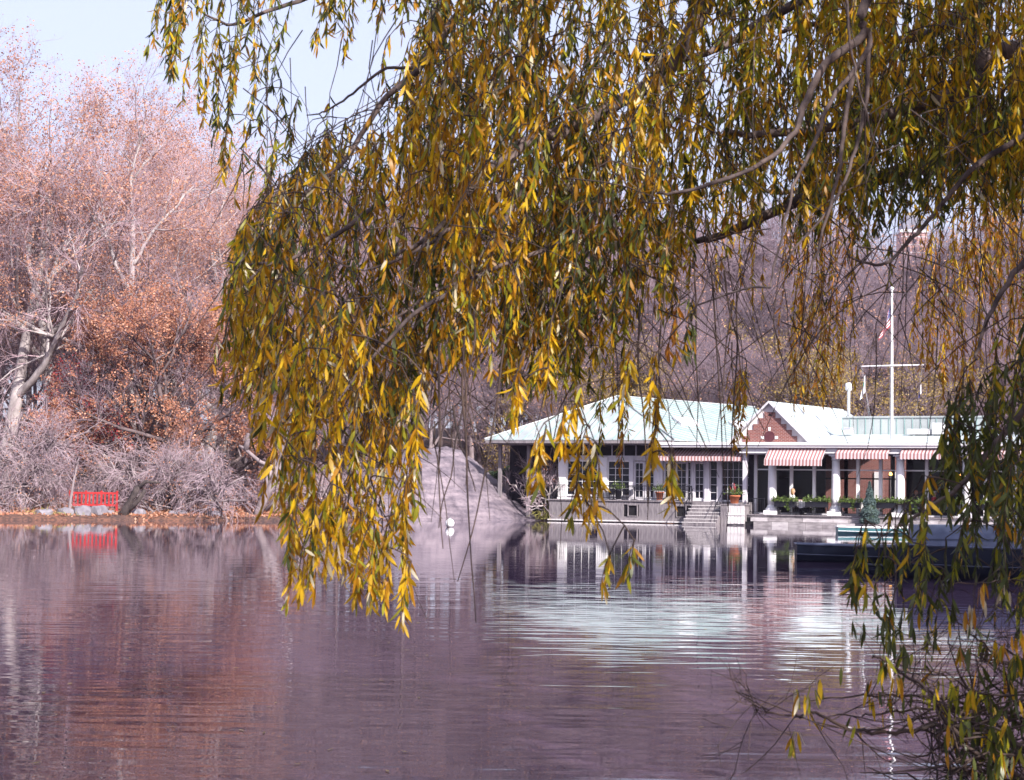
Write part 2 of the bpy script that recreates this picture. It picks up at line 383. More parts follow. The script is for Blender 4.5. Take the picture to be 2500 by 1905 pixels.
# ------------------------------------------------------------------ haze
def build_haze():
    m = bpy.data.materials.new('pale_air'); m.use_nodes = True
    n = m.node_tree.nodes; n.remove(n['Principled BSDF'])
    v = n.new('ShaderNodeVolumePrincipled'); v.inputs['Color'].default_value = (.80, .72, 1.0, 1)
    v.inputs['Density'].default_value = .00014; v.inputs['Anisotropy'].default_value = 0.2
    m.node_tree.links.new(v.outputs[0], n['Material Output'].inputs['Volume'])
    b = MB(); b.box(-1010, 1010, -20, 1110, -3, 175)
    tag(b.build('haze', m), kind='stuff')
build_haze()

# ------------------------------------------------------------------ boathouse (local frame: x along the front, y into the building)
TH = RAD(25)
BO = at(1815, 1204, 97.0); BO[2] = 0
BH = empty('boathouse', BO, -TH)
tag(BH, 'long low white lakeside restaurant with green copper roofs, brick gable and striped awnings', 'boathouse')
UX = np.array([math.cos(TH), -math.sin(TH), 0]); UY = np.array([math.sin(TH), math.cos(TH), 0])
def loc(a, b, z): return BO + UX * a + UY * b + np.array([0, 0, z])
def part(name, mb, m, parent=BH, smooth=False): return mb.build(name, m, parent, smooth)

# terrace of the right wing: three stone courses
for k, (z0, z1, v0) in enumerate(((.43, .60, -.62), (.22, .43, -.84), (-1.0, .22, -1.10))):
    b = MB(); b.box(.42, 20, v0 + .16, 9.5 - k * .01, z0 - .001 * k, z1 - .012); part('terrace_core', b, M['darkgap'])
    u_ = .42 + .25 * k
    while u_ < 15.5:
        w_ = random.uniform(.75, 1.15); b = MB(); b.box(u_, u_ + w_ - .012, v0 + random.uniform(-.012, .012), v0 + .30, max(z0, -.4) + .012, z1 - random.uniform(0, .008)); part('stone_block', b, M['stone' if random.random() < .6 else 'stone_pale']); u_ += w_
b = MB(); b.box(.45, 20, -.70, -.625, .545, .60); part('terrace_nosing', b, M['board'])
# columns
def column(u):
    c = MB(); c.lathe((u, 0, 0), [(.235, 1.12), (.24, 1.5), (.225, 2.6), (.20, 3.5)], 20); co = part('column', c, M['white'], smooth=True)
    p = MB(); p.box(u - .37, u + .37, -.37, .37, .60, .82); part('plinth', p, M['white'], co)
    p = MB(); p.lathe((u, 0, 0), [(.36, .82), (.36, .90), (.30, .97), (.27, 1.05), (.235, 1.12)], 20); part('base_moulding', p, M['white'], co, True)
    p = MB(); p.lathe((u, 0, 0), [(.20, 3.5), (.235, 3.52), (.235, 3.56), (.205, 3.58), (.21, 3.64), (.28, 3.72)], 20); p.box(u - .31, u + .31, -.31, .31, 3.72, 3.80); part('capital', p, M['white'], co)
for u in (1.6, 5.05, 8.45, 11.85, 15.25, 18.6): column(u)
# entablature, fascia, cornice
b = MB(); b.box(-.02, 20, -.28, .30, 3.80, 3.93); b.box(-.02, 20, -.34, .33, 3.93, 4.16); part('entablature', b, M['lilac_white'])
b = MB(); b.box(-.10, 20, -.44, .36, 3.86, 3.925); part('moulding', b, M['white'])
b = MB(); b.box(-4.9, 20, -.62, .4, 4.16, 4.28); b.box(-4.9, 20, -.70, .4, 4.28, 4.43); part('cornice', b, M['white'])
b = MB(); b.box(-.02, .30, .30, 3.0, 3.80, 4.16); part('side_beam', b, M['lilac_white'])
# glazed wall of the dining terrace, line y = 1.0
GV = 1.0
mull = [.38, 2.37, 3.62, 5.99, 7.19, 9.61, 10.77, 12.6, 14.1, 16.4]
for u in mull:
    b = MB(); b.box(u - .085, u + .085, GV - .08, GV + .08, .6, 3.80); part('mullion', b, M['white'])
b = MB(); b.box(.3, 18, GV - .05, GV + .05, .60, .72); part('sill_rail', b, M['lilac_white'])
b = MB(); b.box(.3, 18, GV - .055, GV + .055, 2.97, 3.04); part('transom', b, M['white'])
for a, c in zip(mull[:-1], mull[1:]):
    for z0, z1 in ((.72, 2.97), (3.04, 3.80)):
        b = MB(); b.box(a + .085, c - .085, GV - .008, GV + .008, z0, z1); part('glass_pane', b, M['glass'])
# room behind
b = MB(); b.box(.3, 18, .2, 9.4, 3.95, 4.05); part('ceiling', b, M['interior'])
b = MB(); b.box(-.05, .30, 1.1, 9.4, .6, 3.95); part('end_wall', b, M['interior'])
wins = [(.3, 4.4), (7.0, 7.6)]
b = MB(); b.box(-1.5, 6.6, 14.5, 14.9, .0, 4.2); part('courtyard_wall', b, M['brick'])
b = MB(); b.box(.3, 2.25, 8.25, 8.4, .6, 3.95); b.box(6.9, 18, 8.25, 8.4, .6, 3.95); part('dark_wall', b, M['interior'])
for u0, u1 in ((3.6, 4.1), (4.6, 5.0)):
    b = MB(); b.box(u0, u1, 14.40, 14.49, 1.4, 3.1); part('daylight_slab', b, M['white'])  # white slabs imitate daylight in the rear windows
b = MB(); b.box(.4, 18, 5.0, 5.09, 2.55, 2.63); part('tie_beam', b, M['darkgap'])
for u in (4.3, 6.9, 9.5, 12.1, 14.7):
    b = MB(); b.box(u - .09, u + .09, 4.95, 5.14, .6, 3.95); part('inner_post', b, M['darkgap'])
me_l, nn, ll, bb = new_mat('warm_lamp_glow'); bb.inputs['Emission Color'].default_value = (1, .45, .12, 1); bb.inputs['Emission Strength'].default_value = 4
def hanging_lamp(u, v, label):
    t = empty('hanging_lamp', loc(u, v, 3.95), -TH); tag(t, label, 'lamp', 'lamps hanging inside the glazed dining room')
    b = MB(); b.tube([(0, 0, 0), (0, 0, -1.0)], .012, 5); part('cord', b, M['darkgap'], t)
    b = MB(); b.lathe((0, 0, -1.18), [(.03, .18), (.08, .12), (.09, .02), (.05, 0)], 10); part('bulb_shade', b, me_l, t, True)
hanging_lamp(7.25, 3.0, 'small amber lamp glowing inside the glass above the conical shrub')
hanging_lamp(11.0, 3.0, 'small amber lamp glowing inside the glass above the diner in red')

# roofs -----------------------------------------------------------
def clip_strip(poly, d, a, b):
    def cut(P, s, lim):
        out = []
        for i in range(len(P)):
            p, q = P[i], P[(i + 1) % len(P)]; fp = s * (p.dot(d) - lim); fq = s * (q.dot(d) - lim)
            if fp >= 0: out.append(p)
            if fp * fq < 0: out.append(p + (q - p) * (fp / (fp - fq)))
        return out
    P = cut(poly, 1, a)
    return cut(P, -1, b) if len(P) > 2 else []

def panel_roof(poly, along, width, m, seam, th=.05, name='roof_panel', lift=.035):
    """sheet-metal roof face laid as single panels with a standing seam at each joint"""
    P = [Vector(p) for p in poly]; d = Vector(along).normalized()
    nrm = Vector((0, 0, 0))
    for i in range(len(P)): nrm += P[i].cross(P[(i + 1) % len(P)])
    nrm.normalize()
    if nrm.z < 0: P.reverse(); nrm = -nrm
    lo = min(p.dot(d) for p in P); hi = max(p.dot(d) for p in P); n = max(1, round((hi - lo) / width)); w = (hi - lo) / n
    for k in range(n):
        q = clip_strip(P, d, lo + k * w + .006, lo + (k + 1) * w - .006)
        if len(q) > 2:
            b = MB(); b.slab(q, th)
            s_ = clip_strip(P, d, lo + (k + 1) * w - .022, lo + (k + 1) * w + .022) if k < n - 1 else []
            pn = part(name, b, m)
            if len(s_) > 2:
                b = MB(); b.slab([p + nrm * lift for p in s_], lift + .012); part('seam', b, seam, pn)

# brick gable
u0, ur, u1 = -.64, 1.54, 3.72; zb = 4.44; zr = 6.62
b = MB(); b.add([(u0 + .10, -.30, zb), (u1 - .10, -.30, zb), (ur, -.30, zr - .10), (u0 + .10, .1, zb), (u1 - .10, .1, zb), (ur, .1, zr - .10)], [(0, 1, 2), (5, 4, 3), (0, 3, 4, 1), (1, 4, 5, 2), (2, 5, 3, 0)])
part('gable_wall', b, M['cream'])
rows = [(1.50, 4.45, 4.77), (1.21, 4.77, 5.09), (.91, 5.09, 5.41), (.61, 5.41, 5.73), (.30, 5.73, 6.05)]
b = MB()
for h, z0, z1 in rows:
    b.box(ur - h, ur + h, -.36, -.30, z0, z1)
part('brick_panel', b, M['brick'])
b = MB(); b.lathe((0, 0, 0), [(.29, 0), (.29, .03)], 24)
b.v = [(ur + x, -.362 - z, 4.74 + y) for x, y, z in b.v]
b.v = [(x, y, max(z, 4.46)) for x, y, z in b.v]
part('arched_niche', b, mat('niche_brick', (.10, .032, .04), (.07, .02, .03), 6, .9))
for (x0, x1, z0, z1, w) in ((-.07, .07, 5.04, 5.24, .02), (-.47, -.30, 4.62, 4.76, 0), (.30, .47, 4.62, 4.76, 0)):
    b = MB(); b.add([(ur + x0 + w, -.385, z0), (ur + x1 - w, -.385, z0), (ur + x1, -.385, z1), (ur + x0, -.385, z1), (ur + x0 + w, -.36, z0), (ur + x1 - w, -.36, z0), (ur + x1, -.36, z1), (ur + x0, -.36, z1)],
                    [(0, 1, 2, 3), (0, 4, 5, 1), (1, 5, 6, 2), (2, 6, 7, 3), (3, 7, 4, 0)]); part('keystone', b, M['white'])
b = MB(); b.box(ur - .075, ur + .075, -.366, -.361, 5.84, 5.93); part('gable_vent', b, M['darkgap'])
L = 15.0; zr2 = 6.9
panel_roof([(ur, -.58, zr), (ur, L, zr2), (u1 + .35, L - 1.5, 4.55), (u1 + .12, -.58, 4.38)], (0, 1, 0), 1.1, M['sunlit_white'], M['sunlit_white'], .08, lift=.02)  # right slope coloured as sunlit, left slope plain copper
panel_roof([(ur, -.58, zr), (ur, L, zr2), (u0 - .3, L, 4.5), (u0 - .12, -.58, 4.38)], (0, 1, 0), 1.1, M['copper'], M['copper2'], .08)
b = MB(); b.slab([(ur, L, zr2), (u1 + .35, L - 1.5, 4.55), (u1 + 1.4, L + 1.0, 4.5), (u0 - .3, L + .8, 4.5)], .06); part('hip_end', b, M['copper'])
for s_ in (-1, 1):   # barge boards
    e_ = u1 + .12 if s_ > 0 else u0 - .12
    b = MB(); b.slab([(ur, -.60, zr - .09), (e_, -.60, 4.29), (e_, -.60, 4.17 + .26), (ur, -.60, zr + .03)][:: s_], .05); part('barge_board', b, M['lilac_white'])
# low roof over the right wing, parapet behind
panel_roof([(u1 + .0, -.72, 4.44), (20, -.72, 4.44), (20, 4.6, 5.02), (u1 + .0, 4.6, 5.02)], (1, 0, 0), 2.4, M['sunlit_white'], M['sunlit_white'], .05, lift=.015)
u = 4.2
while u < 12.0:
    b = MB(); b.box(u + .01, u + .42, 4.62, 4.72, 5.0, 5.93); pn = part('parapet_panel', b, M['copper'])
    b = MB(); b.box(u - .02, u + .008, 4.585, 4.72, 5.0, 5.93); part('seam', b, M['copper2'], pn)
    u += .43
b = MB(); b.box(4.1, 12.1, 4.55, 4.9, 5.93, 6.02); part('parapet_cap', b, M['copper'])
b = MB(); b.box(4.2, 12.0, 4.73, 8, 5.0, 5.85); part('upper_storey', b, M['copper'])
b = MB(); b.box(8.0, 9.2, 3.6, 4.3, 5.0, 5.28); b.box(9.35, 10.0, 3.5, 4.2, 5.0, 5.6); part('roof_vent_box', b, M['white'])
b = MB(); b.box(4.6, 5.0, 3.3, 3.9, 5.0, 5.35); part('roof_vent_box', b, M['lilac_white'])
# dark low roof wing to the right, seen through the leaves
# pavilion hip roof
E0, E1, EV = -15.2, -3.72, -.62
pk = (-9.5, 5.4, 7.28); rb_ = (-4.7, 17.0, 7.15)
panel_roof([(E0, EV, 4.55), (E1, EV, 4.55), pk], (1, 0, 0), .62, M['copper'], M['copper2'])
b4 = (-.6, 15.0, 4.62)
panel_roof([pk, (E1, EV, 4.55), (.2, 9.0, 4.60), rb_], (-1.0, 2.55, 0), .62, M['copper'], M['copper2'])
panel_roof([pk, rb_, (-13.5, 17, 4.55), (E0, EV, 4.55)], (0, 1, 0), 1.2, M['copper'], M['copper2'])
for a, c in ((np.array((E0, EV, 4.60)), np.array(pk) + (0, 0, .04)), (np.array((E1, EV, 4.60)), np.array(pk) + (0, 0, .04)), (np.array(pk) + (0, 0, .04), np.array(rb_) + (0, 0, .04))):
    b = MB(); b.tube([tuple(a), tuple(c)], .05, 6); part('ridge_cap', b, M['copper'])
b = MB(); b.box(E0 + .05, E1 - .05, EV + .02, EV + .14, 4.36, 4.52); part('gutter', b, M['board'])
b = MB(); b.box(E0 + .3, E1 - .3, EV + .2, 9, 4.30, 4.42); part('soffit', b, M['board'])
for (p0, p1, p2, p3) in (((-7.0, 3.8, 0), (-6.1, 3.4, 0), (-5.3, 5.2, 0), (-6.2, 5.6, 0)), ((-4.7, 4.2, 0), (-3.9, 3.9, 0), (-3.2, 5.5, 0), (-4.0, 5.8, 0))):
    pass
# skylights on the right hip face
nf = (Vector((E1, EV, 4.55)) - Vector(pk)).cross(Vector(rb_) - Vector(pk)).normalized()
if nf.z < 0: nf = -nf
def on_face(s, t):
    a = Vector(pk).lerp(Vector((E1, EV, 4.55)), s); c = Vector(rb_).lerp(Vector((.2, 9.0, 4.60)), s); return a.lerp(c, t)
for s0, s1, t0, t1 in ((.50, .66, .20, .34), (.52, .68, .62, .76)):
    b = MB(); b.slab([on_face(s0, t0) + nf * .16, on_face(s1, t0) + nf * .16, on_face(s1, t1) + nf * .16, on_face(s0, t1) + nf * .16], .13)
    part('skylight', b, M['white'])
b = MB(); b.box(-4.9, -.72, -.6, 6.0, 4.35, 4.44); part('flat_roof', b, M['sunlit_white'])

# left wing wall, y = 1.2
LV = 1.2
b = MB(); b.box(-11.3, .30, LV, LV + .15, 1.2, 1.42); b.box(-11.3, .30, LV, LV + .15, 3.44, 3.72); part('wall', b, M['lilac_white'])
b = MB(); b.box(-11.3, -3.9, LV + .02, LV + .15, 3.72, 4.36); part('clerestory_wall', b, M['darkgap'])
for u in np.arange(-11.0, -4.0, .72):
    b = MB(); b.box(u, u + .05, LV - .03, LV + .02, 3.72, 4.3); part('clerestory_bar', b, M['lilac_white'])
b = MB(); b.box(-3.9, .30, LV + .02, LV + .15, 3.72, 4.36); part('upper_wall', b, M['lilac_white'])
def pilaster(a, c, m='white', z1=3.5, v=LV - .2):
    b = MB(); b.box(a, c, v, LV + .1, 1.2, z1); b.box(a - .03, c + .03, v - .03, LV, z1 - .14, z1); b.box(a - .03, c + .03, v - .03, LV, 1.2, 1.36); part('pillar', b, M[m])
pilaster(-11.3, -10.83, z1=3.62); pilaster(-8.92, -8.33, z1=3.62); pilaster(-6.98, -6.75, 'lilac_white'); pilaster(-5.46, -5.0, 'lilac_white'); pilaster(-3.36, -3.22, 'lilac_white', v=LV - .08)
pilaster(-2.55, -2.28, 'lilac_white'); pilaster(-1.86, -1.62, 'lilac_white', v=LV - .1)
b = MB(); b.box(-.02, .20, -.1, .12, .6, 3.80); part('corner_post', b, M['lilac_white'])
pane_cache = {}
def window(a, c, z0, z1, nx_, nz_, name='window', fr=.06, mt='white', v=LV, bar=.025):
    b = MB()
    b.box(a, a + fr, v - .06, v + .04, z0, z1); b.box(c - fr, c, v - .06, v + .04, z0, z1)
    b.box(a + fr, c - fr, v - .06, v + .04, z0, z0 + fr * 1.6); b.box(a + fr, c - fr, v - .06, v + .04, z1 - fr, z1)
    x0, x1, y0, y1 = a + fr, c - fr, z0 + fr * 1.6, z1 - fr
    wx = (x1 - x0) / nx_; wz = (y1 - y0) / nz_
    for i in range(1, nx_): b.box(x0 + i * wx - bar / 2, x0 + i * wx + bar / 2, v - .05, v + .03, y0, y1)
    for j in range(1, nz_): b.box(x0, x1, v - .047, v + .027, y0 + j * wz - bar / 2, y0 + j * wz + bar / 2)
    w = part(name, b, M[mt])
    key = (round(wx, 3), round(wz, 3))
    if key not in pane_cache:
        q = MB(); q.box(-wx / 2 + bar / 2, wx / 2 - bar / 2, -.006, .006, -wz / 2 + bar / 2, wz / 2 - bar / 2); pane_cache[key] = q.mesh('pane', M['darkglass'])
    for i in range(nx_):
        for j in range(nz_):
            p = link('pane', pane_cache[key], w); p.location = (x0 + (i + .5) * wx, v + random.uniform(-.004, .004), y0 + (j + .5) * wz)
            p.rotation_euler = (random.uniform(-.012, .012), 0, random.uniform(-.012, .012))
    return w
window(-10.83, -8.92, 1.42, 3.44, 4, 5)
window(-8.33, -6.98, 1.42, 3.44, 3, 5)
for a, c in ((-6.75, -6.12), (-6.10, -5.48), (-4.98, -4.3), (-4.28, -3.58), (-3.22, -2.57)):
    window(a, c, 1.25, 3.40, 2, 5, 'french_door', .10, 'lilac_white')
window(-3.58, -3.38, 1.25, 3.40, 1, 5, 'side_light', .03, 'lilac_white')
window(-2.28, -1.86, 1.25, 3.44, 1, 5, 'side_light', .03, 'lilac_white')
window(-1.62, .02, 1.25, 3.44, 5, 5, 'window', .04, 'lilac_white')
# open veranda end behind the shrubs
b = MB(); b.box(-15.0, -11.3, 2.4, 2.55, .2, 4.3); part('veranda_shade_wall', b, M['interior'])  # near-black wall stands in for the shade of the open veranda
for u in (-14.9, -13.1):
    b = MB(); b.box(u, u + .18, .6, .78, .2, 4.3); part('veranda_post', b, M['board'])
# awnings
def awning(a, c, v0, z0, v1, z1, val=.24):
    b = MB(); b.slab([(a, v0, z0), (a, v1, z1), (c, v1, z1), (c, v0, z0)], .012); w = part('awning', b, M['awning'])
    b = MB(); n = max(4, int((c - a) / .0925)); xs = np.linspace(a, c, n + 1)
    vs = []; fs = []
    for i, x in enumerate(xs): vs += [(x, v1, z1), (x, v1 - .03, z1 - val - (.03 if i % 2 else 0))]
    for i in range(n): fs.append((2 * i, 2 * i + 1, 2 * i + 3, 2 * i + 2))
    b.add(vs, fs); part('valance', b, M['awning'], w)
    b = MB(); b.tube([(a + .03, v0, z0 - .35), (a + .03, v1, z1)], .015, 5); b.tube([(c - .03, v0, z0 - .35), (c - .03, v1, z1)], .015, 5); part('awning_arm', b, M['iron'], w)
awning(1.50, 4.62, -.35, 4.10, -1.18, 3.50, .30)
awning(5.25, 8.02, -.35, 4.10, -.85, 3.86, .28)
awning(8.62, 11.45, -.35, 4.10, -.85, 3.86, .28)
awning(12.05, 14.85, -.35, 4.10, -.85, 3.86, .28)
awning(-4.86, -.06, .95, 4.14, -.25, 3.66, .22)
# left base wall of upright boards, hatches, terrace floor
b = MB(); b.box(-11.4, -2.9, -.02, 1.2, -.6, 1.17); part('base_wall', b, M['darkgap'])
b = MB(); b.box(-11.5, -2.85, -.16, 1.2, 1.17, 1.24); part('terrace_floor', b, M['board'])
b = MB(); b.box(-2.9, .30, -.1, 1.2, .0, 1.22); part('terrace_floor', b, M['board'])
pw = .30; pm = {}
def plank(u, z0, z1, v=-.08, m='board', w=pw):
    k = (round(z1 - z0, 2), m, w)
    if k not in pm:
        q = MB(); q.box(0, w - .012, 0, .055, 0, z1 - z0); pm[k] = q.mesh('plank', M[m])
    p = link('plank', pm[k], BH); p.location = (u, v + random.uniform(-.008, .008), z0 + random.uniform(-.01, .01)); return p
hatch = [(-8.95, -8.35), (-6.62, -6.02), (-3.80, -3.2)]
u = -11.35
while u < -3.0:
    if any(h0 - .12 < u + pw / 2 < h1 + .12 for h0, h1 in hatch):
        plank(u, -.25, .34); plank(u, 1.0, 1.16)
    else: plank(u, -.25, 1.16)
    u += pw
for h0, h1 in hatch:
    b = MB(); b.box(h0, h0 + .05, -.12, -.03, .34, 1.0); b.box(h1 - .05, h1, -.12, -.03, .34, 1.0); b.box(h0 + .05, h1 - .05, -.12, -.03, .34, .39); b.box(h0 + .05, h1 - .05, -.12, -.03, .95, 1.0)
    part('hatch_frame', b, M['board'])
b = MB(); b.box(-11.4, -2.9, -.20, -.02, .05, .12); part('ledger_board', b, M['paleboard'])
# stairs: shade put in by dark board, lit tread edges by pale strips
for k in range(6):
    b = MB(); b.box(-2.85, -.98, -.12 - .27 * (k + 1), -.12 - .27 * k + (0 if k else .02), -.6, 1.03 - .18 * k); st_p = part('stair_step', b, M['board']); b = MB(); b.box(-2.87, -.97, -.12 - .27 * (k + 1) - .02, -.12 - .27 * (k + 1) + .02, 1.0 - .18 * k, 1.035 - .18 * k); part('lit_tread_edge', b, M['paleboard'], st_p)
# pier
b = MB(); b.box(-.94, .40, -.98, -.12, -.6, 1.06); part('pier_core', b, M['board'])
b = MB(); b.box(-1.0, .46, -1.06, -.06, 1.06, 1.12); part('pier_cap', b, M['board'])
for k in range(5): plank(-.56 + k * .192, .08, 1.06, -1.04, 'paleboard', .19)
for k in range(2): plank(-.94 + k * .19, -.1, 1.06, -1.035, 'board', .19)
b = MB(); b.box(-.58, .42, -1.07, -1.035, .52, .58); part('pier_batten', b, M['paleboard'])

# flagpole and flags
fp = empty('flagpole', loc(7.86, .6, 4.4), -TH); tag(fp, 'tall white flagpole with a crossing yardarm standing on the restaurant roof', 'flagpole')
b = MB(); b.tube([(0, 0, 0), (0, 0, 4.0), (0, 0, 8.05)], [.085, .07, .045], 12); part('pole', b, M['white'], fp, True)
b = MB(); b.lathe((0, 0, 8.05), [(.03, 0), (.09, .04), (.11, .11), (.08, .18), (.01, .21)], 12); part('finial', b, M['white'], fp, True)
b = MB(); b.tube([(-1.66, -.02, 4.08), (0, -.08, 4.09), (1.66, -.02, 4.10)], [.03, .045, .03], 8); part('yardarm', b, M['white'], fp)
b = MB(); b.tube([(-1.62, -.02, 4.05), (-.9, 0, .3)], .006, 4); b.tube([(-1.55, -.02, 4.05), (-1.05, 0, .3)], .006, 4); b.tube([(1.6, -.02, 4.05), (1.1, 0, .3)], .006, 4); b.tube([(-.1, 0, 7.8), (-.12, 0, .4)], .006, 4); part('halyard', b, M['metal'], fp)
def flag_mesh(name, w, h, fold, mats, fn, nx_=14, nz_=26, lean=0.0):
    vs = []; fs = []; mi = []
    for j in range(nz_ + 1):
        for i in range(nx_ + 1):
            s = i / nx_; t = j / nz_
            x = -w * s * fold * (0.35 + .65 * t) ; y = .10 * math.sin(s * 9 + t * 2) * s ** .3; z = -h * t - s * w * (1 - fold) * .9
            vs.append((x - lean * t, y, z))
    for j in range(nz_):
        for i in range(nx_):
            a = j * (nx_ + 1) + i; fs.append((a, a + 1, a + nx_ + 2, a + nx_ + 1)); mi.append(fn((i + .5) / nx_, (j + .5) / nz_))
    b = MB(); b.v = vs; b.f = fs; b.m = mi
    return b.mesh(name, mats, True)
fr_, fw_, fb_ = mat('flag_red', (.55, .03, .05), None, 3, .8), mat('flag_white', (.78, .76, .78), None, 3, .8), mat('flag_blue', (.03, .035, .16), None, 3, .8)
def usa(s, t):
    if s < .42 and t < .54: return 1 if (int(s * 33) % 3 == 1 and int(t * 26) % 3 == 1) else 2
    return 0 if int(t * 13) % 2 == 0 else 1
us = link('national_flag', flag_mesh('national_flag', 1.5, 1.15, .42, [fr_, fw_, fb_], usa, 33, 26)); us.location = loc(7.80, .55, 11.75); us.rotation_euler = (0, 0, -TH)
tag(us, 'red white and blue striped flag hanging limp below the flagpole top', 'flag')
fg_ = mat('flag_green', (.10, .42, .40), None, 3, .8)
def emblem(s, t): return 1 if (s - .5) ** 2 / .06 + (t - .45) ** 2 / .02 < 1 else 0
f2 = link('white_flag', flag_mesh('white_flag', .8, 1.0, .35, [fw_, fg_], emblem)); f2.location = loc(6.48, .55, 8.15); f2.rotation_euler = (0, 0, -TH)
tag(f2, 'limp white flag with a teal emblem under the left yardarm tip', 'flag')
f3 = link('pale_flag', flag_mesh('pale_flag', .5, .55, .3, [fw_, fb_], lambda s, t: 1 if t > .5 and s > .5 else 0)); f3.location = loc(9.42, .55, 7.6); f3.rotation_euler = (0, 0, -TH)
tag(f3, 'small white and blue flag under the right yardarm tip', 'flag')
b = MB(); b.lathe((4.44, 5.0, 0), [(.085, 5.3), (.085, 7.45), (.19, 7.5), (.19, 7.86), (.07, 7.9)], 14)
part('flue_pipe', b, M['white'], BH, True)

# railings -------------------------------------------------------
def railing(name, a, c, v, z0, z1, label, step=.115):
    t = empty('terrace_railing', loc(a, v, z0), -TH); tag(t, label, 'railing', 'black iron railings along the restaurant terraces')
    w = c - a; h = z1 - z0
    b = MB(); b.box(0, w, -.02, .02, h - .04, h); part('top_rail', b, M['iron'], t)
    b = MB(); b.box(0, w, -.012, .012, .10, .13); part('bottom_rail', b, M['iron'], t)
    b = MB(); x = step
    while x < w - .03: b.box(x - .007, x + .007, -.007, .007, .13, h - .04); x += step
    part('balusters', b, M['iron'], t)['kind'] = 'stuff'
    for x in (0.0, w): 
        b = MB(); b.box(x - .022, x + .022, -.022, .022, 0, h + .03); part('post', b, M['iron'], t)
railing('r', .35, 1.25, -.25, .6, 1.46, 'black iron railing left of the first round column')
railing('r', 1.98, 4.68, -.25, .6, 1.46, 'black iron railing between the first and second round columns')
railing('r', 5.42, 8.08, -.25, .6, 1.46, 'black iron railing between the second and third round columns')
railing('r', 8.83, 11.48, -.25, .6, 1.46, 'black iron railing between the third and fourth round columns')
railing('r', 12.22, 14.88, -.25, .6, 1.46, 'black iron railing right of the fourth round column')
railing('r', -11.3, -2.95, .02, 1.24, 2.05, 'long black iron railing on the grey board wall before the french doors')
t = empty('stair_railing', loc(-2.8, -.12, 1.0), -TH); tag(t, 'black iron handrail running down the lakeside stone stairs', 'railing')
b = MB(); b.tube([(0, 0, .95), (0, -1.6, -.1)], .022, 6); part('handrail', b, M['iron'], t)
for k in range(7):
    b = MB(); b.tube([(0, -.05 - .25 * k, .02 - .17 * k), (0, -.05 - .25 * k, .92 - .164 * k)], .012, 5); part('baluster', b, M['iron'], t)
t = empty('stair_railing', loc(-1.05, -.12, 1.0), -TH); tag(t, 'black iron handrail beside the pale wooden pier box', 'railing')
b = MB(); b.tube([(0, 0, .95), (0, -1.6, -.1)], .022, 6); part('handrail', b, M['iron'], t)
for k in range(7):
    b = MB(); b.tube([(0, -.05 - .25 * k, .02 - .17 * k), (0, -.05 - .25 * k, .92 - .164 * k)], .012, 5); part('baluster', b, M['iron'], t)

# scattered leaf quads --------------------------------------------
def leaf_quads(rng, C, size, aspect=.6, droop=None):
    n = len(C)
    a = rng.normal(size=(n, 3)); a /= np.linalg.norm(a, axis=1, keepdims=True)
    if droop is not None: a = a * (1 - droop) + np.array([0, 0, -1.0]) * droop; a /= np.linalg.norm(a, axis=1, keepdims=True)
    b = np.cross(a, rng.normal(size=(n, 3))); b /= np.linalg.norm(b, axis=1, keepdims=True) + 1e-9
    s = (np.asarray(size) * rng.uniform(.6, 1.25, n))[:, None]
    V = np.stack([C - a * s * .5, C + b * s * aspect * .5, C + a * s * .5, C - b * s * aspect * .5], 1)
    return V.reshape(-1, 3), np.arange(4 * n).reshape(n, 4)

rng = np.random.default_rng(11)
def plant_mesh(name, C, size, m, aspect=.5, droop=None, stems=None):
    V, Q = leaf_quads(rng, C, size, aspect, droop); return mesh_np(name, V, Q, mats=m if isinstance(m, list) else [m])
# planter boxes on the railing
pbox = empty('planter_box', (0, 0, 0))
b = MB(); b.box(-.55, .55, -.14, .14, 0, .28); b.box(-.58, .58, -.165, .165, .24, .29); part('trough', b, M['iron'], pbox)
n = 420; C = np.stack([rng.uniform(-.68, .68, n), rng.normal(0, .13, n), .30 + np.abs(rng.normal(0, .11, n))], -1)
C2 = np.stack([rng.normal(.2, .06, 40), np.full(40, -.2), rng.uniform(-.2, .3, 40)], -1)
fo = link('foliage', plant_mesh('planter_foliage', np.concatenate([C, C2]), .15, M['leaf_plant'], .45), pbox); fo['kind'] = 'stuff'
names = ['just right of the first column', 'just left of the second column', 'left of the conical shrub',
         'right of the conical shrub', 'just right of the third column', 'beside the diner in red', 'far right behind the dark willow leaves']
for i, (u, lb) in enumerate(zip((2.42, 4.15, 5.95, 7.75, 9.2, 11.1, 13.2), names)):
    o = pbox if i == 0 else copy_tree(pbox)
    o.location = loc(u, -.42, 1.02 + .012 * math.sin(i * 3)); o.rotation_euler = (0, 0, -TH + (math.pi if i % 2 else 0) + .03 * math.sin(i)); o.scale = (1 + .08 * math.sin(i * 2.3), 1, 1)
    tag(o, 'dark planter box of trailing greens on the railing ' + lb, 'planter', 'planter boxes along the terrace railing')
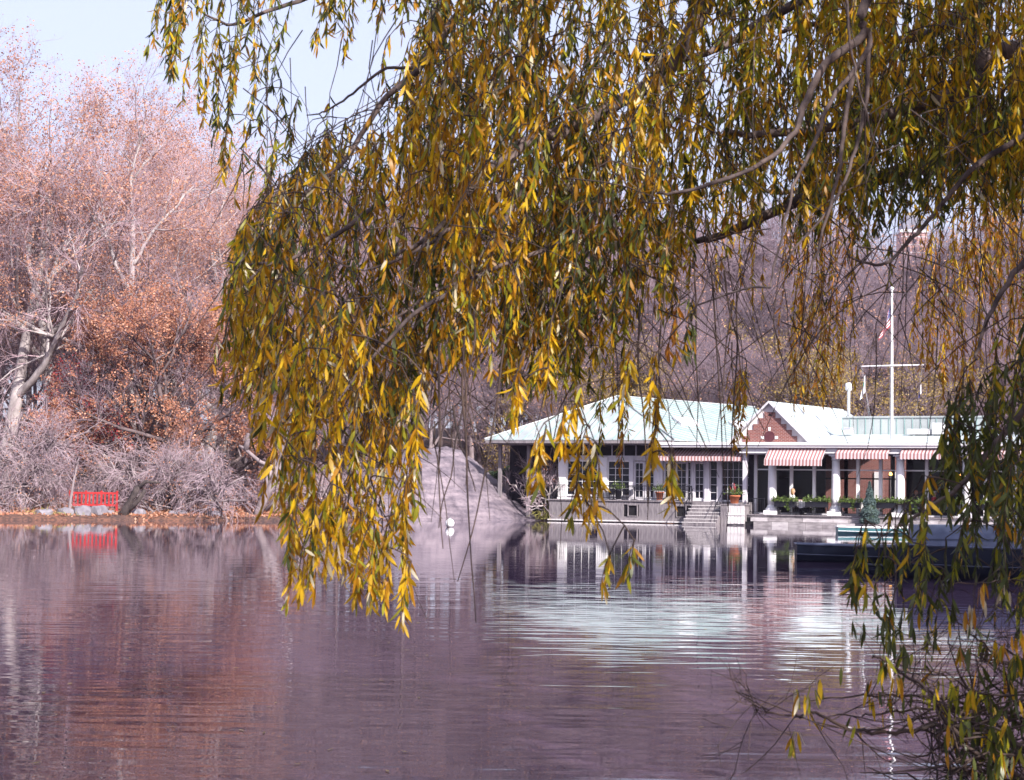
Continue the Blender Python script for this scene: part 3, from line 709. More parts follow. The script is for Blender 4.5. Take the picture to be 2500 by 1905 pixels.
# pots
def pot(u, v, z, label, r=.30, h=.40, flowers=True, m='terra'):
    t = empty('flower_pot', loc(u, v, z), -TH); tag(t, label, 'flower pot')
    b = MB(); b.lathe((0, 0, 0), [(r * .66, 0), (r * .92, h * .82), (r * 1.04, h * .82), (r * 1.06, h), (r * .9, h), (r * .85, h * .9)], 18); part('pot', b, M[m], t, True)
    n = 260; C = np.stack([rng.normal(0, r * .8, n), rng.normal(0, r * .8, n), h + .05 + np.abs(rng.normal(0, .17, n))], -1)
    q = link('foliage', plant_mesh('pot_foliage', C, .16, M['leaf_plant'], .3), t); q['kind'] = 'stuff'
    if flowers:
        b = MB()
        for k in range(9):
            a = rng.normal(0, .13, 2); b.tube([(a[0] * .3, a[1] * .3, h), (a[0], a[1], h + .45 + .25 * rng.random())], [.012, .02], 5, k % 2)
        part('flower_spikes', b, [M['red'], M['twig_lilac']], t)
    b = MB(); b.lathe((0, 0, -.03), [(r * .9, 0), (r * 1.0, .03)], 16); part('saucer', b, M['lilac_white'], t)
pot(-.35, -.45, 1.15, 'terracotta pot with red flower spikes on the wooden pier box', .30, .44)
pot(-4.95, .45, 1.27, 'pinkish clay pot with bushy greens by the railing near the awning', .24, .46, False)
pot(-7.4, .45, 1.27, 'black pedestal urn with feathery greens before the left windows', .20, .55, False, 'iron')
# conical evergreen
t = empty('conical_shrub', loc(7.08, -.95, .2), 0); tag(t, 'blue green conical evergreen standing on the terrace steps', 'shrub')
n = 5200; zz = rng.random(n) ** 1.25; r_ = (.52 * np.where(zz < .12, .82 + 1.5 * zz, 1.0 - (zz - .12) / .9) ) * (1 + .16 * np.sin(zz * 26 + rng.uniform(0, 1.4, n))); th_ = rng.uniform(0, 6.283, n); q_ = np.sqrt(rng.uniform(.55, 1, n))
C = np.stack([r_ * q_ * np.cos(th_), r_ * q_ * np.sin(th_), .05 + zz * 2.15], -1)
o = link('foliage', plant_mesh('conical_foliage', C, .12, M['leaf_blue'], .35), t); o['kind'] = 'stuff'
b = MB(); b.tube([(0, 0, -.05), (0, 0, 1.9)], [.06, .01], 7); part('stem', b, M['bark_brown'], t)
b = MB(); b.lathe((0, 0, 0), [(.01, 0), (.36, .25), (.40, .5), (.22, 1.2), (.03, 1.95)], 10); part('inner_foliage', b, M['leaf_ever'], t)

# tables, chairs, people on the terrace -----------------------------
def table(u, v, z, label, cloth=True, r=.42):
    t = empty('dining_table', loc(u, v, z), -TH + .2 * math.sin(u)); tag(t, label, 'table', 'tables on the restaurant terraces')
    if cloth:
        n = 20; vs = []; fs = []
        for j, (rr, zz) in enumerate(((0.02, .76), (r, .76), (r * 1.03, .72), (r * 1.12, .42))):
            for i in range(n):
                a = 2 * math.pi * i / n; q = rr * (1 + (.07 * math.sin(a * 4 + 1) if j == 3 else 0)); vs.append((q * math.cos(a), q * math.sin(a), zz - (.06 * math.cos(a * 4) if j == 3 else 0)))
        for j in range(3):
            for i in range(n): fs.append((j * n + i, j * n + (i + 1) % n, (j + 1) * n + (i + 1) % n, (j + 1) * n + i))
        b = MB(); b.add(vs, fs); part('tablecloth', b, M['cloth'], t, True)
    b = MB(); b.lathe((0, 0, .715), [(r * .97, 0), (r * .97, .03)], 18); part('table_top', b, M['iron'], t)
    b = MB(); b.tube([(0, 0, .03), (0, 0, .72)], .03, 8); b.lathe((0, 0, 0), [(.24, 0), (.24, .02), (.05, .06)], 12); part('pedestal', b, M['iron'], t)
table(3.2, .35, .6, 'white clothed table under the first striped awning beside the seated blond diner')
table(6.4, .35, .6, 'white clothed table left of the conical shrub')
table(10.35, 1.9, .6, 'blue shadowed clothed table beside the diner in red')
table(9.15, 1.9, .6, 'clothed table inside the glass behind the third round column')
table(2.6, 2.8, .6, 'clothed table indoors behind the first round column')
table(-7.75, .62, 1.24, 'small bare black cafe table before the left grid window', False, .32)
table(-6.5, .62, 1.24, 'small bare black cafe table before the left french doors', False, .30)
table(-3.9, .62, 1.24, 'small bare black cafe table near the stairs', False, .30)
def chair(u, v, z, rot, label):
    t = empty('cafe_chair', loc(u, v, z), -TH + rot); tag(t, label, 'chair', 'dark chairs on the restaurant terraces')
    b = MB(); b.lathe((0, 0, .44), [(.20, 0), (.21, .03)], 14); part('seat', b, M['iron'], t)
    for sx in (-.15, .15):
        for sy in (-.15, .15):
            b = MB(); b.tube([(sx * 1.15, sy * 1.15, 0), (sx, sy, .45)], .013, 5); part('leg', b, M['iron'], t)
    b = MB(); b.tube([(-.18, .17, .45), (-.18, .22, .86), (0, .25, .94), (.18, .22, .86), (.18, .17, .45)], .014, 5); b.tube([(-.18, .20, .66), (.18, .20, .66)], .01, 5); b.tube([(0, .20, .48), (0, .25, .92)], .01, 5); part('backrest', b, M['iron'], t)
for (u, v, z, r, lb) in ((3.75, .4, .6, 1.4, 'dark chair right of the white clothed table under the first awning'), (2.62, .42, .6, -1.5, 'dark chair under the seated blond diner'), (9.85, 1.75, .6, -1.5, 'dark chair under the diner in red'),
                        (6.95, .5, .6, 1.5, 'dark chair behind the conical shrub'), (-8.2, .66, 1.24, -1.3, 'black cafe chair left of the urn'), (-6.95, .62, 1.24, 1.2, 'black cafe chair between the two left cafe tables'),
                        (-4.4, .66, 1.24, -1.2, 'black cafe chair beside the clay pot'), (-3.35, .66, 1.24, 1.3, 'black cafe chair nearest the stairs'), (8.7, 2.6, .6, 0, 'dark chair under the orange haired diner indoors')):
    chair(u, v, z, r, lb)

def person(u, v, z, rot, label, shirt, trousers, hairm, long_hair=False):
    """seated figure; local y- is the way they face"""
    t = empty('person', loc(u, v, z), -TH + rot); tag(t, label, 'person')
    J = [(0, .06, .52, .150), (0, .07, .70, .145), (0, .03, .90, .155), (0, .02, 1.00, .12), (0, -.01, 1.09, .055), (0, -.02, 1.14, .052)]
    vs = [j[:3] for j in J]; rs = [j[3] for j in J]; ed = [(i, i + 1) for i in range(5)]
    hb = len(vs); vs += [(0, -.035, 1.20), (0, -.03, 1.28), (0, -.015, 1.35)]; rs += [.078, .092, .066]; ed += [(5, hb), (hb, hb + 1), (hb + 1, hb + 2)]
    for s in (-1, 1):
        k = len(vs); vs += [(s * .17, .03, .97), (s * .23, .0, .78), (s * .20, -.22, .74), (s * .12, -.38, .78), (s * .10, -.45, .79)]; rs += [.062, .050, .042, .032, .026]
        ed += [(3, k), (k, k + 1), (k + 1, k + 2), (k + 2, k + 3), (k + 3, k + 4)]
        for q in range(4):
            f = len(vs); vs += [(s * (.07 + .022 * q), -.49, .795 - .004 * q), (s * (.065 + .022 * q), -.535 + .008 * abs(q - 1.5), .775)]; rs += [.009, .007]; ed += [(k + 4, f), (f, f + 1)]
        f = len(vs); vs += [(s * .055, -.45, .80), (s * .04, -.475, .79)]; rs += [.010, .008]; ed += [(k + 3, f), (f, f + 1)]
        k = len(vs); vs += [(s * .10, .0, .50), (s * .12, -.42, .50), (s * .12, -.40, .12), (s * .12, -.52, .05)]; rs += [.095, .068, .048, .035]
        ed += [(0, k), (k, k + 1), (k + 1, k + 2), (k + 2, k + 3)]
    me = bpy.data.meshes.new('person_skeleton'); me.from_pydata(vs, ed, [])
    tmp = bpy.data.objects.new('tmp', me); COL.objects.link(tmp)
    sk = tmp.modifiers.new('s', 'SKIN'); tmp.modifiers.new('d', 'SUBSURF').levels = 1
    for i, sv in enumerate(me.skin_vertices[0].data): sv.radius = (rs[i], rs[i]); sv.use_root = (i == 0)
    dg = bpy.context.evaluated_depsgraph_get(); m2 = bpy.data.meshes.new_from_object(tmp.evaluated_get(dg)); bpy.data.objects.remove(tmp)
    m2.name = 'person_body'; m2.materials.clear()
    for mm_ in (M['skin'], shirt, trousers): m2.materials.append(mm_)
    for p in m2.polygons:
        c = p.center; p.use_smooth = True
        p.material_index = 0 if (c.z > 1.045 or (c.y < -.36 and c.z > .68)) else (2 if c.z < .60 else 1)
    link('body', m2, t)
    b = MB(); b.lathe((0, -.005, 1.24), [(.085, -.06 if not long_hair else -.16), (.108, .0), (.106, .09), (.07, .15), (.01, .165)], 14)
    b.v = [(x, y + .018 + (.02 if z < 1.27 else 0), z) if y > -.045 or z > 1.31 else (x * .98, -.045, z) for x, y, z in b.v]; part('hair', b, hairm, t, True)
    b = MB()
    for s in (-1, 1): b.lathe((s * .034, -.122, 1.265), [(.004, -.008), (.011, 0), (.004, .008)], 6)
    part('eyes', b, M['darkgap'], t)
    b = MB(); b.add([(-.012, -.118, 1.235), (.012, -.118, 1.235), (0, -.118, 1.275), (0, -.146, 1.236)], [(0, 1, 3), (1, 2, 3), (2, 0, 3)]); part('nose', b, M['skin'], t)
    b = MB(); b.box(-.024, .024, -.122, -.112, 1.196, 1.204); part('mouth', b, M['red'], t)
sh_red = mat('red_wool', (.55, .03, .04), None, 20, .9); sh_w = mat('pale_shirt', (.66, .66, .74), None, 10, .9); sh_d = mat('dark_jacket', (.05, .04, .06), None, 10, .9)
h_w = mat('white_hair', (.72, .70, .68), None, 30, .8); h_b = mat('blond_hair', (.45, .27, .13), None, 30, .8); h_o = mat('ginger_hair', (.42, .15, .05), None, 30, .8)
person(9.85, 1.75, .6, 1.35, 'seated diner with white hair in a red sweater behind the planters', sh_red, sh_d, h_w)
person(2.62, .42, .6, 1.45, 'seated blond diner in a pale shirt under the first striped awning', sh_w, sh_d, h_b, True)
person(8.7, 2.6, .6, .4, 'ginger haired diner in dark clothes indoors right of the third column', sh_d, sh_d, h_o)

# ------------------------------------------------------------------ rock outcrop, boulders, buoy, red railing
def rock_outcrop():
    xs = np.linspace(-11.5, 2.4, 170); ys = np.linspace(93.0, 114, 150); X, Y = np.meshgrid(xs, ys)
    prof = np.interp(X, [-11.5, -10, -8.5, -7, -5.9, -4.8, -3.9, -3.0, -2.2, -1.4, -.6, .2, .9, 1.6, 2.4], [-.6, .9, 2.2, 3.1, 3.75, 4.1, 4.15, 3.95, 3.45, 2.75, 2.0, 1.3, .75, .3, -.8])
    fr = np.interp(X, [-11.5, -8, -5, -1, 1.5, 2.4], [94.5, 94.5, 98.6, 100.6, 102.2, 103])
    t = np.clip((Y - fr) / 6.5, -1, 1); Z = prof * np.where(t > 0, np.sin(np.clip(t, 0, 1) * math.pi / 2) ** .8, 0) - np.where(t < 0, -t * 3.0, 0) * 1.0
    Z = Z * np.where(Y > 109, np.cos(np.clip((Y - 109) / 5, 0, 1) * 1.2), 1)
    N = np.array([mnoise.fractal(Vector((x * .5 + y * .25, y * .3, 1.7)), .8, 2.1, 6) for x, y in zip(X.ravel(), Y.ravel())]).reshape(X.shape)
    rid = np.array([abs(mnoise.noise(Vector((x * .30 + z_ * .5, y * .12, z_ * 1.1 + 5)))) for x, y, z_ in zip(X.ravel(), Y.ravel(), Z.ravel())]).reshape(X.shape)
    Z = Z + N * .22 * np.clip(prof, .1, 1) - .22 * np.exp(-(rid / .05) ** 2) * np.clip(prof, 0, 1)
    led = (X * .28 + Z * .75 + .2 * Y + N * 2.6) % 1.0; Z = Z + (.06 * led ** 4 - .02) * np.clip(prof, 0, 1) * (t > .02)
    nx_, ny_ = len(xs), len(ys); q = (np.arange(ny_ - 1)[:, None] * nx_ + np.arange(nx_ - 1)[None, :]).ravel()
    o = link('rock_outcrop', mesh_np('rock_outcrop', np.stack([X, Y, Z], -1).reshape(-1, 3), np.stack([q, q + 1, q + nx_ + 1, q + nx_], -1), mats=[M['rock']], smooth=True))
    tag(o, 'large smooth grey violet rock outcrop sloping into the water beside the restaurant', 'rock')
rock_outcrop()

def boulder(x, y, z, sx, sy, sz, label, seed):
    import bmesh
    bm = bmesh.new(); bmesh.ops.create_icosphere(bm, subdivisions=3, radius=1)
    for v in bm.verts:
        n = mnoise.fractal(v.co * 1.1 + Vector((seed * 3.1, 0, 0)), 1, 2, 3)
        c = v.co.copy(); m_ = max(abs(c.x), abs(c.y), abs(c.z)); c = c.lerp(c / m_ * .85, .55) * (1 + .22 * n)
        v.co = Vector((c.x * sx, c.y * sy, c.z * sz))
    me = bpy.data.meshes.new('boulder'); bm.to_mesh(me); bm.free(); me.materials.append(M['boulder'])
    o = link('boulder', me); o.location = (x, y, z); o.rotation_euler = (0, 0, seed * .9)
    tag(o, label, 'boulder', 'boulders along the left shoreline')
for i, (px, w, h, lb) in enumerate(((155, .42, .40, 'low boulder at the foot of the green post'), (196, .55, .48, 'widest pale boulder below the red railing'), (233, .46, .52, 'dark upright boulder below the right half of the red railing'),
                                    (262, .24, .26, 'small boulder right of the dark upright one'), (332, .42, .36, 'boulder right of the black forked stump'), (100, .5, .3, 'low flat boulder left of the green post'), (430, .5, .3, 'flat boulder under the arching twigs'), (520, .4, .26, 'low boulder left of the leaning trunk'))):
    Y = 86.2 + (px - 196) * .010; p = at(px, 1262, Y); boulder(p[0], Y + .5, .22, w, w * .8, h, lb, i + 1)

b = MB(); b.lathe((0, 0, 0), [(.02, -.20)] + [(.205 * math.sin(a), -.205 * math.cos(a)) for a in np.linspace(.25, 2.9, 12)] + [(.03, .205)], 24)
p = at(1098, 1287, 81.6); t = empty('mooring_buoy', (p[0], p[1], .17)); tag(t, 'round white buoy floating in front of the rock outcrop', 'buoy')
part('ball', b, M['white'], t, True); b = MB(); b.tube([(0, 0, .2), (0, 0, .25), (.03, 0, .28), (.05, 0, .25), (.05, 0, .2)], .012, 6); part('mooring_eye', b, M['metal'], t)

p = at(168, 1218, 88); gz = float(ground_h(p[0], 88))
t = empty('red_railing', (p[0], 88.0, gz)); tag(t, 'bright red railing of upright bars on the left bank', 'railing')
b = MB(); b.box(0, 2.36, -.03, .03, .80, .90); part('top_rail', b, M['red'], t); b = MB(); b.box(0, 2.36, -.03, .03, .22, .32); part('bottom_rail', b, M['red'], t)
for k in range(13):
    b = MB(); b.box(.02 + k * .19, .02 + k * .19 + (.10 if k % 4 == 0 else .075), -.025, .025, 0.0 if k % 4 == 0 else .32, .97 if k % 4 == 0 else .80); part('bar' if k % 4 else 'post', b, M['red'], t)
p = at(165, 1240, 87); t = empty('green_post', (p[0], 87, .15), 0); tag(t, 'short leaning bright green post below the red railing', 'post')
b = MB(); b.tube([(0, 0, -.2), (.12, 0, .55)], .075, 10); part('stake', b, mat('green_paint', (.16, .50, .16), None, 4, .6), t); b = MB(); b.tube([(.11, 0, .5), (.125, 0, .58)], .085, 10); part('cap', b, M['sunlit_white'], t)

# ------------------------------------------------------------------ trees
def tubes(P, R, s):
    N, k, _ = P.shape
    T = np.gradient(P, axis=1); T /= np.linalg.norm(T, axis=2, keepdims=True) + 1e-9
    ref = np.zeros_like(T); m = np.abs(T[..., 2:3].mean(1, keepdims=True)) < .8
    ref[:] = np.where(m, np.array([0, 0, 1.0]), np.array([1.0, .1, 0]))
    A = np.cross(T, ref); A /= np.linalg.norm(A, axis=2, keepdims=True) + 1e-9; B = np.cross(T, A)
    w = np.arange(s) * 2 * math.pi / s
    V = P[:, :, None] + R[:, :, None, None] * (np.cos(w)[:, None] * A[:, :, None] + np.sin(w)[:, None] * B[:, :, None])
    i = np.arange(N)[:, None, None] * k * s; j = np.arange(k - 1)[None, :, None] * s; c = np.arange(s)[None, None, :]; c2 = (c + 1) % s
    Q = np.stack([i + j + c, i + j + c2, i + j + s + c2, i + j + s + c], -1).reshape(-1, 4)
    return V.reshape(-1, 3), Q

class Geo:
    def __init__(g): g.V = []; g.Q = []; g.M = []; g.n = 0
    def add(g, V, Q, m=None):
        g.V.append(V); g.Q.append(Q + g.n); g.n += len(V); g.M.append(np.full(len(Q), 0 if m is None else m) if np.isscalar(m) or m is None else m); return g
    def mesh(g, name, mats, smooth=False): return mesh_np(name, np.concatenate(g.V), np.concatenate(g.Q), mats=mats, qm=np.concatenate(g.M), smooth=smooth)

def grow(rng, P, R, m, t0, t1, L, ang, trop, wig, k, rs, rtip, hv=.35, shape=0.4):
    N, kk, _ = P.shape
    idx = np.repeat(np.arange(N), m)
    t = t0 + (t1 - t0) * ((np.tile(np.arange(m), N) + rng.random(N * m)) / m)
    f = t * (kk - 1); i = np.minimum(f.astype(int), kk - 2); w = (f - i)[:, None]
    st = P[idx, i] * (1 - w) + P[idx, i + 1] * w; tg = P[idx, i + 1] - P[idx, i]; tg /= np.linalg.norm(tg, axis=1, keepdims=True) + 1e-9
    rr = R[idx, i] * (1 - w[:, 0]) + R[idx, i + 1] * w[:, 0]
    pr = np.cross(tg, rng.normal(size=tg.shape)); pr /= np.linalg.norm(pr, axis=1, keepdims=True) + 1e-9
    a = (ang * (1 + rng.normal(0, .22, N * m)))[:, None]; d = tg * np.cos(a) + pr * np.sin(a)
    ln = L * rng.uniform(1 - hv, 1 + hv, N * m) * (1 - shape * (t - t0) / max(t1 - t0, 1e-6))
    Pn = np.zeros((N * m, k, 3)); Pn[:, 0] = st; step = (ln / (k - 1))[:, None]
    for j in range(1, k):
        d = d + np.asarray(trop) / (k - 1) + rng.normal(0, wig, d.shape); d /= np.linalg.norm(d, axis=1, keepdims=True)
        Pn[:, j] = Pn[:, j - 1] + d * step
    r0 = np.maximum(rr * rs, rtip * 1.2); Rn = r0[:, None] + (rtip - r0)[:, None] * np.linspace(0, 1, k)[None]
    return Pn, Rn

def trunk_line(rng, h, r0, r1, k=9, lean=(0, 0), wig=.03):
    P = np.zeros((1, k, 3)); d = np.array([lean[0], lean[1], 1.0])
    P[0, 0] = (0, 0, -.4)
    for j in range(1, k):
        d = d + np.append(rng.normal(0, wig, 2), 0); d /= np.linalg.norm(d); P[0, j] = P[0, j - 1] + d * (h + .4) / (k - 1)
    R = (r0 + (r1 - r0) * np.linspace(0, 1, k))[None]; R[0, 0] *= 1.35
    return P, R

def tree_kind(seed, h, r, limbs, bark, twig, leaf, nleaf, lsize, spread=.95, droop=0.0, multi=1, fork=.35, dens=(6, 6, 7, 4), wig=.14, tl=1.0, lean=(0, 0), leafz=(0, 1), up=.45):
    rng = np.random.default_rng(seed); g = Geo(); tw = Geo(); tops = []
    for q in range(multi):
        ln = lean if multi == 1 else (rng.normal(0, .35), rng.normal(0, .35))
        P, R = trunk_line(rng, h * (.72 if multi == 1 else .45), r, r * .28, 9, ln, .05)
        if multi > 1: P[..., :2] += rng.normal(0, .3, 2)
        g.add(*tubes(P, R, 9))
        P1, R1 = grow(rng, P, R, limbs, fork, 1.0, h * .42 * spread, .85, (0, 0, up - droop), .16, 9, .70, .045, .25, .45)
        g.add(*tubes(P1, R1, 7))
        P2, R2 = grow(rng, P1, R1, dens[0], .25, 1.0, h * .20 * spread, .75, (0, 0, .25 - droop), wig, 6, .6, .016, .35, .4)
        g.add(*tubes(P2, R2, 5))
        P3, R3 = grow(rng, P2, R2, dens[1], .2, 1.0, h * .105 * tl, .7, (0, 0, .12 - droop), wig * 1.1, 4, .6, .008, .4, .3)
        tw.add(*tubes(P3, R3, 3))
        P4, R4 = grow(rng, P3, R3, dens[2], .15, 1.0, h * .06 * tl, .65, (0, 0, .05 - droop * 1.2), wig, 3, .7, .0046, .4, .2)
        tw.add(*tubes(P4, R4, 3))
        if dens[3]:
            P5, R5 = grow(rng, P4, R4, dens[3], .2, 1.0, h * .032 * tl, .6, (0, 0, -droop), .1, 2, .8, .0032, .4, .2)
            tw.add(*tubes(P5, R5, 3)); tops.append(P5[:, -1]); tops.append(P5[:, 0])
        else: tops.append(P4[:, -1])
    out = {'trunk': g.mesh('trunk', [M[bark]], True), 'crown': tw.mesh('crown', [M[twig]])}
    if nleaf:
        T = np.concatenate(tops); zz = T[:, 2] / h
        # leaves cling in patches
        nz = np.sin(T[:, 0] * 1.1 + seed) * np.cos(T[:, 1] * .9) + .7 * np.sin(T[:, 2] * 1.2 + seed)
        ok = (nz + rng.normal(0, .8, len(T)) > -.15) & (zz > leafz[0]) & (zz < leafz[1]); T = T[ok]
        T = T[rng.integers(0, len(T), nleaf)] + rng.normal(0, .12, (nleaf, 3))
        lm = [M[x] for x in leaf]; V, Q = leaf_quads(rng, T, lsize, .7)
        out['foliage'] = mesh_np('foliage', V, Q, mats=lm, qm=rng.integers(0, len(lm), nleaf))
    return out

def place_tree(name, kind, x, y, s, rz, label, cat='tree', group=None, sz=None, tilt=(0, 0), dz=0.0):
    z = float(ground_h(x, y)) + dz
    t = empty(name, (x, y, z), rz); t.rotation_euler = (tilt[0], tilt[1], rz); t.scale = (s, s, sz or s)
    tag(t, label, cat, group)
    for k, me in kind.items():
        o = link(k, me, t)
        if k == 'foliage': o['kind'] = 'stuff'
    return t

K = {}
K['plane_a'] = tree_kind(21, 22, .42, 9, 'bark_plane', 'twig_pink', ['leaf_tan', 'leaf_rust'], 15000, .125, 1.05, fork=.30, dens=(7, 6, 6, 3), up=.40, leafz=(.42, 2))
K['plane_b'] = tree_kind(22, 21, .38, 8, 'bark_plane', 'twig_pink', ['leaf_tan', 'leaf_tan', 'leaf_rust'], 16000, .12, 1.1, multi=1, fork=.22, dens=(7, 6, 6, 3), up=.28, leafz=(.40, 2))
K['bare_a'] = tree_kind(31, 17, .24, 10, 'bark_grey', 'twig_mauve', None, 0, 0, .9, fork=.25, dens=(7, 6, 7, 3))
K['bare_b'] = tree_kind(32, 18, .26, 9, 'bark_brown', 'twig_grey', ['leaf_tan'], 1600, .16, .85, fork=.3, dens=(7, 7, 6, 3))
K['rust_oak'] = tree_kind(41, 11.5, .25, 12, 'bark_brown', 'twig_mauve', ['leaf_rust', 'leaf_tan', 'leaf_rust'], 26000, .12, 1.1, fork=.12, dens=(7, 6, 5, 0), up=.18)
K['crimson'] = tree_kind(42, 7, .13, 9, 'bark_brown', 'twig_grey', ['leaf_crimson', 'leaf_crimson', 'leaf_rust'], 6500, .12, .9, fork=.2, dens=(6, 6, 5, 0))
K['ochre'] = tree_kind(43, 9.5, .18, 10, 'bark_brown', 'twig_grey', ['leaf_ochre'], 6000, .12, 1.0, fork=.2, dens=(6, 6, 6, 0))
K['weep'] = tree_kind(51, 6.2, .10, 6, 'bark_grey', 'twig_lilac', ['leaf_rust', 'leaf_tan'], 900, .10, 1.3, droop=.42, multi=3, fork=.25, dens=(5, 4, 4, 0), wig=.13, tl=1.8)
K['weep_b'] = tree_kind(52, 4.2, .07, 6, 'bark_grey', 'twig_lilac', ['leaf_tan', 'leaf_rust'], 500, .09, 1.5, droop=.6, multi=3, fork=.2, dens=(5, 4, 3, 0), wig=.12, tl=2.0)
K['birch'] = tree_kind(53, 5.2, .055, 7, 'bark_plane', 'twig_lilac', ['leaf_rust'], 60, .12, .8, multi=3, fork=.3, dens=(4, 4, 3, 0), wig=.12)

def tx(px, Y): return float(at(px, 1190, Y)[0])
# left bank, from the water up
big = [
    ('plane_tree', 'plane_a', 125, 99, 1.02, .3, 'tall pale barked plane tree left of the crimson leaves, trunk forking low'),
    ('plane_tree', 'plane_b', 242, 97, 1.02, 2.1, 'pale barked plane tree with long level limbs rising behind the crimson leaves'),
    ('plane_tree', 'plane_a', 10, 97, 1.03, 4.0, 'tallest pale plane tree at the left edge of the woods'),
    ('plane_tree', 'plane_b', 350, 106, .95, 5.2, 'plane tree with tan leaves standing behind the russet oak'),
    ('plane_tree', 'plane_a', -110, 102, .95, 1.2, 'pale plane tree cut off by the left picture edge'),
    ('plane_tree', 'plane_b', 500, 108, .95, 3.3, 'smaller tan leaved plane tree where the skyline drops'),
    ('russet_oak', 'rust_oak', 425, 93, 1.02, .5, 'russet leaved oak glowing orange above the arching twigs', ),
    ('russet_oak', 'rust_oak', 330, 96, 1.00, 2.6, 'russet oak standing left behind the brightest russet oak'),
    ('russet_oak', 'rust_oak', 545, 97, .84, 4.4, 'low russet oak just left of the leaning grey trunk'),
    ('crimson_tree', 'crimson', 205, 93.5, 1.05, .2, 'small crimson leaved tree between two pale plane trunks'),
    ('crimson_tree', 'crimson', 150, 95, .75, 2.2, 'lower crimson leaved sapling beside the taller crimson tree'),
]
for nm, k, px, Y, s, rz, lb in big: place_tree(nm, K[k], tx(px, Y), Y, s, rz, lb, 'tree')
weep = [('weep', 5, 88.5, 1.0, .3, 'widest pale arching bare shrub at the left edge of the shore'), ('weep', 95, 91.0, .95, 2.0, 'tall pale arching shrub hanging over the red railing'),
        ('weep_b', 50, 87.2, .8, 4.0, 'low lilac twigged shrub at the waterline left of the green post'), ('weep_b', 400, 90.0, 1.0, 1.0, 'pale spreading shrub right of the black forked stump'),
        ('weep', 450, 90.5, .75, 5.0, 'tall arching shrub under the russet oak leaves'), ('weep_b', 520, 89.8, .95, 2.8, 'lilac twigged shrub drooping to the water left of the leaning trunk'),
        ('weep_b', 265, 92.5, .8, 3.3, 'pale twigged shrub behind the right end of the red railing'), ('weep_b', 760, 94, .9, .6, 'grey arching shrub at the foot of the rock behind hanging willow leaves'), ('weep_b', 830, 97.5, .8, 3.6, 'low arching twigs lying on the left flank of the rock')]
for k, px, Y, s, rz, lb in weep: place_tree('arching_shrub', K[k], tx(px, Y), Y, s, rz, lb, 'shrub', 'pale arching bare shrubs along the left shore')
# woods behind the restaurant
def spot_of(x):
    for lim, nm in ((1000, 'left of the rock'), (1180, 'above the rock'), (1340, 'behind the left roof tip'), (1500, 'behind the left pavilion roof'), (1650, 'behind the pavilion peak'), (1800, 'left of the gable peak'), (1960, 'right of the gable peak'),
                    (2080, 'behind the flue pipe'), (2230, 'behind the flagpole'), (2380, 'right of the flagpole')):
        if x < lim: return nm
    return 'by the right edge'
def hill_spot(x):
    for lim, nm in ((-20, 'beyond the left edge'), (110, 'at the left edge'), (260, 'above the crimson leaves'), (420, 'above the left russet oak'), (600, 'above the brightest russet oak'), (780, 'behind the leaning trunk')):
        if x < lim: return nm
    return 'behind the left flank of the rock'
# trees on the right bank, outside the picture, which shade the moored boats
for x_, y_, s_, rz_, lb in ((15.5, 31.5, .95, .4, 'russet oak on the right bank beside the moored boats'), (18.5, 26.5, 1.0, 2.2, 'russet oak on the right bank farther from the boats'), (17.5, 36.5, .9, 4.1, 'russet oak on the right bank behind the upturned boat')):
    place_tree('russet_oak', K['rust_oak'], x_, y_, s_, rz_, lb)
# hillside trees behind
rng = np.random.default_rng(5)
hz_labels = {'bare_a': 'bare mauve tree among the hazy hillside woods', 'bare_b': 'bare grey tree among the hazy hillside woods', 'plane_b': 'hazy tan leaved plane tree on the far hillside skyline'}
for px in range(-160, 1000, 62):
    for row, (Y0, s0) in enumerate(((116, .84), (134, .96), (152, 1.22))):
        x_px = px + rng.uniform(-25, 25) + row * 30; Y = Y0 + rng.uniform(-5, 6)
        k = ['bare_a', 'bare_b', 'plane_b' if x_px < 560 else 'bare_b'][rng.integers(0, 3)]
        place_tree('bare_tree' if k != 'plane_b' else 'plane_tree', K[k], tx(x_px, Y), Y, s0 * rng.uniform(.88, 1.1) * (1 if x_px < 380 else 1.08 if x_px < 700 else .95), rng.uniform(0, 6.28),
                   hz_labels[k].split(' among')[0].split(' on the')[0] + ' ' + ('low on slope', 'halfway up slope', 'on skyline')[row] + ' ' + hill_spot(x_px), 'tree', {'bare_a': 'bare mauve hillside trees', 'bare_b': 'bare violet grey hillside trees', 'plane_b': 'hazy plane trees on the hillside'}[k])
for px, Y, s, k in ((600, 98, .62, 'bare_a'), (660, 101, .6, 'bare_b'), (720, 104, .62, 'bare_a'), (820, 108, .6, 'bare_b'), (930, 114, .55, 'bare_a'), (1010, 116, .55, 'bare_b')):
    place_tree('bare_tree', K[k], tx(px, Y), Y, s, px * .1, 'bare tree behind the curtain of willow leaves', 'tree', 'bare trees between the russet oaks and the rock')
wl = {'bare_a': ('bare mauve tree in the woods behind the restaurant roofs', 'bare mauve trees behind the restaurant'), 'bare_b': ('bare grey tree in the woods behind the restaurant roofs', 'bare grey trees behind the restaurant'),
      'ochre': ('ochre leaved tree in the woods behind the restaurant roofs', 'ochre trees behind the restaurant'), 'rust_oak': ('small rust leaved tree behind the flagpole', 'rust trees behind the flagpole')}
